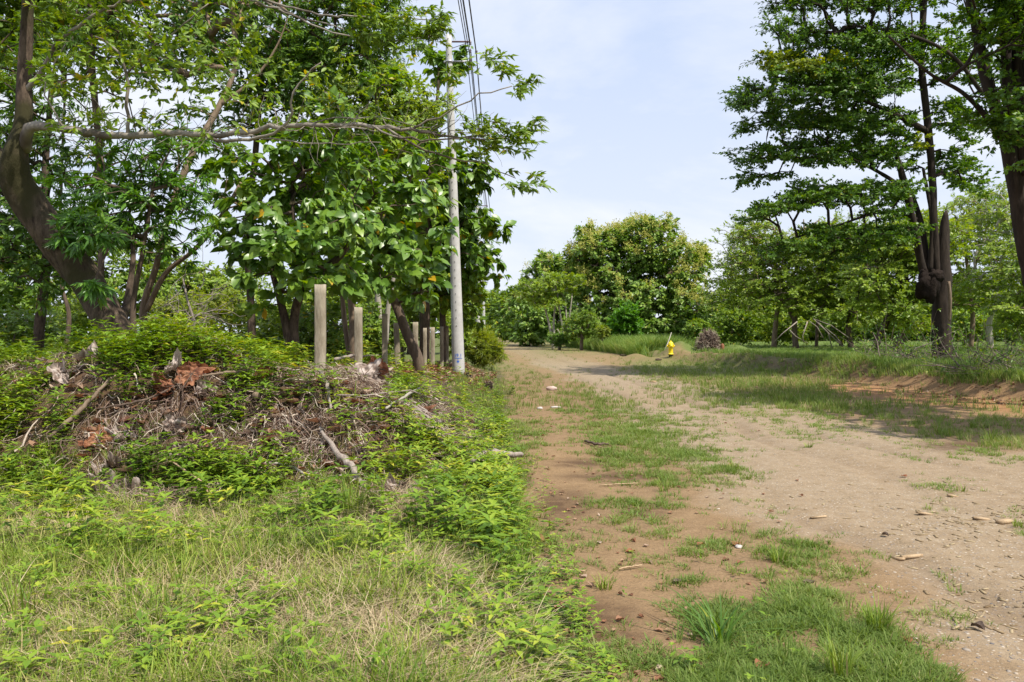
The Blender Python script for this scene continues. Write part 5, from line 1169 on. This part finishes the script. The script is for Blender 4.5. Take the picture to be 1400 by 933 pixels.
# dead branches hanging in the gap
m = MB(); base = P(262, 450, 13); 
for q in range(60):
    p = P(rng.uniform(225, 290), rng.uniform(395, 450), 13+rng.normal(0, .5)); d = rdir(1)[0]*[1, .6, .6]; ch = [p]
    for k in range(6): d = d+rng.normal(0, .3, 3); d /= np.linalg.norm(d); p = p+d*.12; ch.append(p)
    m.tube(np.array(ch), np.linspace(.007, .002, 7), 4, False)
m.tube([P(262, 478, 13), P(266, 440, 13), P(256, 410, 13), P(250, 380, 13)], [.03, .025, .018, .01], 6)
g0 = vec(base[0], base[1], float(H(base[0], base[1]))); o = m.obj('dead_bush', M['wood_grey'], None, True, g0); tag(o, 'leafless pale grey bush behind the mound crest', 'dead bush')

# ================================================================== TREES, RIGHT SIDE
def nest(root, base, C, out):
    m = MB(); p = P(1268, 392, 29.3)-base; m.rock(p, (.75, .6, 1.15), 4, .55, 14); m.rock(P(1280, 378, 29.2)-base, (.5, .45, .5), 9, .4, 12); m.rock(P(1263, 378, 29.5)-base, (.35, .4, .6), 2, .5, 10)
    m.obj('termite_nest', M['termite'], root, True)
    m = MB(); pts, rad = pxpath([(1297, 385, 29.4, 4), (1299, 410, 29.4, 5), (1298, 440, 29.5, 3)]); m.tube(pts-base, rad, 8, True); m.obj('torn_bark', M['bark_tan'], root, True)
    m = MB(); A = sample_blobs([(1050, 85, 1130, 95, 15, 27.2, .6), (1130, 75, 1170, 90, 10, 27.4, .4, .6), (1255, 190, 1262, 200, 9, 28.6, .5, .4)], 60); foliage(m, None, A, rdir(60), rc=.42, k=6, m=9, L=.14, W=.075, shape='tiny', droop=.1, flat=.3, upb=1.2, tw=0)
    m.obj('sunlit_leaves', M['L_yellow'], root, False, base)  # lighter yellow-green leaf colour stands in for sun on this part of the crown
tree('forked_shade_tree', 'large dark forked tree with black nest and layered branches spreading left', 'tree',
 [[(1290, 494, 30, 30), (1288, 470, 30, 26), (1287, 430, 30, 23), (1288, 385, 30, 22), (1291, 330, 30, 14), (1292, 302, 30, 10), (1294, 288, 30, 3)],
  [(1284, 400, 30, 14), (1278, 330, 30, 10), (1274, 230, 30, 10), (1266, 150, 30, 9), (1260, 90, 30, 8), (1263, 0, 30, 8), (1266, -90, 30, 6)],
  [(1280, 405, 30, 13), (1264, 375, 29.8, 10), (1252, 320, 29.6, 11), (1236, 250, 29.5, 9), (1222, 200, 29.4, 6)],
  [(1268, 375, 30.2, 9), (1258, 300, 30.4, 8), (1245, 260, 30.5, 6)], [(1272, 370, 30, 7), (1274, 300, 30, 6), (1262, 230, 30, 4)],
  [(1268, 180, 30, 8), (1210, 150, 29.5, 6), (1130, 120, 29, 4), (1060, 110, 28.5, 2.5)],
  [(1252, 300, 30, 6), (1215, 290, 29.5, 4), (1140, 310, 29, 3), (1070, 330, 28.5, 2)],
  [(1240, 260, 30, 6), (1180, 225, 29.6, 4), (1080, 215, 29, 2.5)], [(1345, 130, 29, 6), (1300, 75, 28.5, 5), (1230, 45, 28, 4), (1160, 35, 28, 3)]],
 [(1050, -10, 1260, 0, 22, 29, 2.5, .9), (1062, 42, 1250, 60, 20, 29, 2.5, 1), (1050, 90, 1240, 110, 20, 28.5, 2.2, 1), (1000, 132, 1200, 120, 15, 28.5, 2, 1.2), (1010, 172, 1060, 158, 8, 29, 1, 1), (1050, 160, 1240, 170, 17, 29.5, 2.3, 1),
  (1005, 214, 1100, 205, 9, 29, 1.4, 1.3), (1080, 205, 1250, 215, 17, 29.5, 2.2, 1), (1012, 243, 1080, 232, 7, 29.5, 1.2, 1), (1020, 297, 1090, 278, 9, 28.5, 1.4, 1.4), (1080, 268, 1245, 262, 14, 29, 2, 1.3), (1040, 345, 1130, 335, 9, 28.5, 1.4, 1.4), (1100, 324, 1250, 318, 13, 29, 1.8, 1.3), (1180, 290, 1250, 290, 10, 29, 1.5, .8), (1120, 75, 1250, 85, 50, 30.5, 1.5, .35), (1130, 150, 1250, 200, 42, 30.5, 1.5, .3),
  (1280, 60, 1330, 100, 32, 30, 2, .7), (1285, 150, 1340, 180, 26, 30.5, 1.8, .6), (1290, 215, 1335, 255, 22, 31, 1.5, .7), (1130, 350, 1190, 345, 10, 29, 1.2, .6), (1090, -60, 1300, -60, 40, 30, 3, .6)], 1750,
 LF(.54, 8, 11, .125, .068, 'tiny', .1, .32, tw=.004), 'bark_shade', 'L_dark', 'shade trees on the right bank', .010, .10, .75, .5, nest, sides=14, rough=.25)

tree('tall_shade_tree', 'tall tree of several dark parallel stems at the right frame edge', 'tree',
 [[(1442, 560, 18, 40), (1425, 440, 18, 28), (1402, 330, 18, 24), (1385, 240, 18, 20), (1372, 180, 18, 15), (1352, 120, 18, 16), (1335, 40, 18, 12), (1318, -40, 18, 10)],
  [(1385, 240, 18, 15), (1378, 140, 18, 13), (1374, 40, 18, 14), (1372, -80, 18, 12)], [(1395, 300, 18, 17), (1396, 190, 18, 15), (1392, 80, 18, 16), (1388, -80, 18, 12)], [(1425, 440, 18, 30), (1420, 300, 18, 28), (1408, 100, 18, 24), (1402, -80, 18, 20)],
  [(1378, 200, 18, 9), (1320, 130, 17.6, 6), (1270, 100, 17.3, 4), (1215, 50, 17, 3)]],
 [(1335, 20, 1400, 40, 32, 17.5, 1.2, .7), (1340, 150, 1420, 165, 26, 17.3, 1, .7), (1400, 90, 1480, 60, 60, 17.5, 2, .8), (1520, 30, 1760, -10, 110, 20, 4, .42), (1800, -216, 2050, -216, 90, 10.6, 1.4, .7), (1650, -150, 1800, -180, 70, 13, 1.4, .6), (1380, -60, 1560, -100, 80, 17, 3, .7), (1420, 180, 1540, 160, 70, 17, 2.5, .7), (1290, 20, 1340, -20, 26, 17.5, 1.5, .5)], 950,  # unseen crown lobes outside the frame are added to shade bank and track
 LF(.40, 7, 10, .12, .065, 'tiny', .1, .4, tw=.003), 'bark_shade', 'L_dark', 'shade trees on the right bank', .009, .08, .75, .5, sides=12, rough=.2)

AC = 'small acacia like trees in the field'
ac = [(1062, 62, [(1058, 470, 7), (1062, 430, 6), (1068, 400, 5), (1060, 360, 4)], [(1000, 380, 1090, 385, 30), (1000, 330, 1070, 340, 26), (1010, 310, 1060, 300, 12)], 'L_light', 'feathery pale tree with a tan trunk, leftmost of the field trees', 'bark_tan'),
  (1090, 60, [(1088, 474, 9), (1086, 440, 7), (1092, 405, 5)], [(1060, 400, 1140, 395, 34), (1060, 345, 1130, 340, 26)], 'L_light', 'fuller green field tree above the fallen grey branches', 'bark_brown'),
  (1130, 66, [(1116, 476, 5), (1118, 440, 4), (1125, 400, 3)], [(1110, 330, 1180, 320, 30), (1110, 380, 1170, 390, 30)], 'L_light', 'thin stemmed field tree right of the grey branches', 'bark_brown'),
  (1165, 60, [(1163, 474, 8), (1160, 445, 7), (1168, 410, 6), (1150, 360, 4)], [(1130, 410, 1200, 410, 34), (1130, 355, 1210, 350, 34)], 'L_light', 'many stemmed dark green field tree', 'bark_dark'),
  (1195, 50, [(1195, 478, 9), (1212, 440, 9), (1230, 405, 7), (1228, 340, 5)], [(1180, 390, 1250, 380, 34), (1190, 330, 1260, 330, 32)], 'L_light', 'field tree with trunk slanting right, left of the forked tree', 'bark_dark'),
  (1235, 50, [(1228, 480, 13), (1236, 430, 10), (1238, 370, 8), (1240, 320, 5)], [(1215, 420, 1260, 430, 25), (1220, 340, 1290, 320, 36)], 'L_light', 'brown trunked field tree close behind the forked tree', 'bark_brown'),
  (1325, 64, [(1328, 470, 7), (1330, 440, 6), (1325, 390, 5), (1318, 320, 3)], [(1300, 400, 1350, 400, 30), (1300, 330, 1370, 320, 36), (1310, 280, 1350, 275, 18)], 'L_light', 'field tree with a reddish trunk right of the forked tree', 'bark_tan'),
  (1354, 58, [(1354, 476, 9), (1353, 440, 7), (1362, 410, 6), (1370, 350, 4)], [(1340, 390, 1410, 390, 36), (1340, 320, 1420, 310, 40), (1350, 275, 1390, 268, 16)], 'L_light', 'pale trunked field tree near the right edge', 'bark_pale'),
  (1420, 48, [(1430, 480, 9), (1425, 430, 7), (1415, 380, 5)], [(1380, 430, 1460, 420, 30), (1385, 370, 1480, 360, 40)], 'L_light', 'low branching field tree cut by the right frame edge', 'bark_brown')]
for (x, d, tr, bl, mt, lb, bk) in ac:
    extra_tr = [[(tr[-2][0], tr[-2][1], d, tr[-2][2]*.7), (tr[-2][0]+rng.uniform(-45, 45), tr[-2][1]-55, d, 3), (tr[-2][0]+rng.uniform(-60, 60), tr[-2][1]-100, d, 1.5)] for _ in range(2)]
    tree('acacia_tree', lb, 'tree', [[(a, b, d, w_) for a, b, w_ in tr]]+extra_tr, [tuple(b)+(d, 3.0) for b in bl], 260, LF(.95, 7, 9, .26, .10, 'tiny', .1, .35, tw=.012), bk, mt, AC, .022, .16, .4)
# fallen grey branches
m = MB()
for (a, b) in [((1112, 436), (1152, 474)), ((1118, 440), (1138, 478)), ((1105, 438), (1125, 462)), ((1128, 448), (1150, 470)), ((1105, 470), (1080, 452)), ((1058, 468), (1090, 440)), ((1100, 475), (1104, 440)), ((1112, 436), (1160, 462))]:
    p0, p1 = P(*a, 56), P(*b, 56); p1[2] = max(p1[2], .5); md = (p0+p1)/2+rng.normal(0, .15, 3); m.tube([p0, md, p1], [.015, .028, .045], 6)
o = m.obj('fallen_branches', M['wood_grey'], None, True, P(1135, 476, 56)*[1, 1, 0]+vec(0, 0, .5)); tag(o, 'bare grey fallen branches propped in the field beside the small trees', 'fallen branch')

# far tree line behind the field: copies of two trees, each a thing with trunk and crown
def copy_tree(src, loc, rz, sc, label, group):
    r = src.copy(); COL.objects.link(r); r.location = loc; r.rotation_euler = (0, 0, rz); r.scale = sc; r['label'] = label; r['group'] = group
    for ch in list(src.children):
        c_ = ch.copy(); COL.objects.link(c_); c_.parent = r
    return r
HG = 'far trees closing the field behind the acacias'
protoA = tree('hedge_tree', 'farthest dark round tree low behind the left end of the field', 'tree', [[(990, 462, 112, 4), (990, 430, 112, 3)]], [(965, 440, 1015, 440, 22, 112, 3.5), (975, 418, 1005, 415, 18, 112, 3)], 170, LF(1.3, 7, 9, .55, .26, 'oval'), 'bark_dark', 'L_mid', HG, .03, .25, .3)
hl = ['far tree seen under the leftmost acacia', 'far dark tree behind the fallen grey branches', 'far tree behind the many stemmed acacia', 'far tree in the gap left of the forked trunk', 'far tree low behind the forked tree', 'far tree right of the forked trunk, under the reddish trunk', 'far tree behind the pale trunked acacia', 'far tree at the right frame edge of the field', 'far tree beyond the right frame edge']
for k, x in enumerate([1045, 1100, 1150, 1205, 1258, 1310, 1362, 1415, 1470]):
    d = 118+rng.uniform(-8, 8); X0 = (x-CX)/F*d; copy_tree(protoA, (X0, d, float(H(X0, d))), rng.random()*6, (1.15, 1.15, rng.uniform(.9, 1.3)), hl[k], HG)

# the flowering trees by the road
def flowers(pc):
    def f(root, base, C, out):
        ctr = C.mean(0); sel = (C[:, 2] > np.quantile(C[:, 2], .30)) & ((C[:, 1] < ctr[1]+1) | (C[:, 2] > np.quantile(C[:, 2], .7)))
        rad = np.linalg.norm((C-ctr)/C.std(0), axis=1); sel &= rad > np.quantile(rad, .45); D = C[sel]; D = D[rng.random(len(D)) < pc]; m = MB(); n = len(D)*60
        b = np.repeat(D+[0, -.5, .55], 60, 0)+rng.normal(0, .24, (n, 3)); m.leaves(b, rdir(n)+[0, 0, .4], rdir(n), .22, .10, 'tiny'); m.obj('flowers', M['flower'], root, False, base)
    return f
tree('flowering_tree', 'biggest round tree beside the track, crown dotted with pale yellow blossom', 'tree', [[(868, 466, 86, 12), (866, 440, 86, 10), (868, 400, 86, 8), (872, 350, 86, 5)], [(868, 430, 86, 8), (900, 390, 86, 5), (930, 360, 86, 3)], [(868, 430, 86, 8), (830, 390, 86, 5), (810, 350, 86, 3)]],
 [(815, 362, 850, 350, 38, 86, 5), (862, 340, 905, 335, 38, 86, 5), (925, 360, 938, 370, 34, 86, 4.5), (820, 420, 920, 420, 44, 86, 6, 1.1), (935, 415, 945, 440, 32, 84, 4), (795, 345, 800, 400, 24, 87, 3), (885, 315, 895, 312, 12, 86, 2), (955, 350, 960, 345, 12, 86, 2), (800, 448, 940, 452, 18, 83, 2, 1.3), (800, 322, 806, 326, 12, 86, 2), (842, 316, 850, 318, 9, 86, 2)], 1400, LF(.72, 6, 8, .42, .21, 'oval', .35, .7, tw=.02), 'bark_brown', 'L_bloomtree', 'rounded trees along the right of the track', .03, .3, .4, extra=flowers(.55))
tree('flowering_tree', 'dense tree left of the biggest round one, fewer blossoms on its rim', 'tree', [[(760, 465, 104, 8), (758, 420, 104, 6), (755, 380, 104, 4)]],
 [(738, 388, 780, 382, 32, 104, 4), (722, 430, 785, 425, 34, 104, 5, 1.1), (745, 358, 756, 362, 14, 104, 3), (708, 440, 715, 410, 22, 103, 3)], 600, LF(.8, 6, 8, .46, .22, 'oval', .35, .7, tw=.02), 'bark_brown', 'L_bloomtree', 'rounded trees along the right of the track', .03, .3, .4, extra=flowers(.15))
tree('round_tree', 'dark bushy tree low at the track bend, between pale trunks and the far car', 'tree', [[(722, 468, 96, 6), (722, 440, 96, 4)]], [(712, 450, 740, 450, 17, 96, 3), (722, 430, 738, 432, 14, 96, 3)], 150, LF(.8, 6, 8, .44, .22, 'oval', .35, .7, tw=.02), 'bark_dark', 'L_bloomtree', 'rounded trees along the right of the track', .03, .3, .4)
for (x, d, bl, lb, mt) in [(690, 175, [(680, 440, 704, 440, 20, 175, 6), (684, 415, 700, 412, 14, 175, 5)], 'far bluish green tree directly above the distant car', 'L_mid'), (665, 210, [(650, 440, 680, 442, 20, 210, 8), (660, 415, 680, 412, 14, 210, 6)], 'farthest tree closing the view left of the distant car', 'L_mid'), (708, 140, [(700, 440, 716, 440, 22, 140, 5), (704, 412, 716, 408, 14, 140, 4)], 'tree stepping down toward the track end, right of the distant car', 'L_mid'), (630, 200, [(600, 440, 650, 440, 24, 200, 8)], 'far tree glimpsed left of the yellow green shrub', 'L_mid')]:
    tree('far_tree', lb, 'tree', [[(x, 464, d, 3), (x, 430, d, 2)]], bl, 150, LF(1.6, 7, 8, .8, .4, 'oval', .3, .7, tw=.03), 'bark_dark', mt, 'trees closing the far end of the track', .04, .3, .3)
tree('pale_trunk_tree', 'slender tree of several whitish leaning trunks beside the track', 'tree', [[(756, 470, 78, 3.5), (750, 440, 78, 3), (742, 412, 78, 2)], [(758, 470, 78, 3.5), (757, 440, 78, 3), (760, 410, 78, 2)], [(772, 466, 78, 2.5), (766, 430, 78, 2.5), (762, 400, 78, 2)], [(775, 450, 80, 2), (773, 410, 80, 2)], [(778, 440, 80, 2), (782, 405, 80, 1.5)], [(770, 465, 78, 2), (762, 450, 78, 1.5)]],
 [(712, 398, 790, 388, 12, 78, 3), (725, 412, 760, 410, 9, 77, 2), (750, 382, 775, 380, 7, 78, 2)], 150, LF(.6, 6, 9, .34, .12, 'tiny', 0, .3, tw=.012), 'bark_pale', 'L_light', None, .015, .1, .6, sink=.3)
tree('bare_feathery_tree', 'thin feathery tree with pale twigs between blossom tree and field trees', 'tree', [[(1010, 470, 76, 6), (1006, 430, 76, 5), (1000, 380, 76, 4), (1004, 330, 76, 2)], [(1002, 400, 76, 3), (1030, 350, 76, 2), (1040, 315, 76, 1)]], [(985, 400, 1040, 400, 32, 76, 4), (985, 355, 1030, 350, 20, 76, 4, .6), (1000, 325, 1040, 318, 14, 76, 3, .5)], 210, LF(1.0, 7, 9, .3, .11, 'tiny', .1, .35, tw=.014), 'bark_pale', 'L_light', None, .022, .16, .4)
SB = 'bushes at the foot of the blossom trees'
shrub('bush', 'vivid lime green bush in front of the biggest round tree', 'bush', 857, 466, 72, 44, 52, 130, LF(.5, 6, 9, .26, .11, 'oval', 0, .9), 'L_bright', SB, depth=1.4)
shrub('bush', 'mid green rounded bush with a reddish tip, right of the pale trunks', 'bush', 795, 464, 74, 52, 42, 120, LF(.5, 6, 9, .24, .08, 'lance', .2, .8), 'L_mid', SB, depth=1.4)
shrub('bush', 'small yellow topped bush between the rounded and the lime one', 'bush', 824, 462, 70, 20, 17, 40, LF(.3, 6, 8, .2, .09, 'oval'), 'L_yellow', SB, depth=.8)
shrub('bush', 'low dark bush at the foot of the pale trunks', 'bush', 765, 472, 76, 30, 16, 50, LF(.4, 6, 8, .22, .09, 'oval'), 'L_dark', SB, depth=.8)
shrub('bush', 'leafy bush on the dirt behind the uprooted stump', 'bush', 955, 470, 58, 40, 34, 90, LF(.4, 6, 8, .24, .1, 'oval'), 'L_mid', SB, depth=1)
m = MB(); a, b = P(908, 468, 50), P(918, 455, 51); a[2] = float(H(a[0], a[1])); m.tube([a, (a+b)/2+vec(.03, 0, 0), b], [.035, .03, .025], 7); o = m.obj('leaning_stake', M['bark_pale'], None, True, a); tag(o, 'pale stake leaning in the grass behind the hydrant', 'stake')

FB = 'sunlit bushes under the small field trees'
for (x, d, w_, h_, n, lb) in [(1000, 72, 70, 42, 90, 'leafy bush at the left end of the field thicket'), (1075, 74, 80, 40, 90, 'bush behind the fallen grey branches'), (1150, 72, 80, 46, 90, 'bush under the many stemmed acacia'), (1225, 70, 70, 50, 90, 'bush behind the brown trunked field tree'),
  (1318, 74, 70, 44, 90, 'bush right of the forked tree foot'), (1385, 72, 80, 48, 90, 'bush under the pale trunked field tree')]:
    shrub('bush', lb, 'bush', x, 466, d, w_, h_, n, LF(.7, 6, 9, .30, .13, 'oval', 0, .8), 'L_light' if x % 2 else 'L_mid', FB, depth=2)
scene.render.engine = 'CYCLES'
c = scene.cycles; c.use_denoising = True; c.denoiser = 'OPENIMAGEDENOISE'; c.max_bounces = 6; c.diffuse_bounces = 4; c.glossy_bounces = 2; c.transmission_bounces = 3; c.caustics_reflective = False; c.caustics_refractive = False; c.sample_clamp_indirect = 6
scene.view_settings.view_transform = 'Standard'; scene.view_settings.look = 'None'; scene.view_settings.gamma = 1; scene.view_settings.exposure = .38
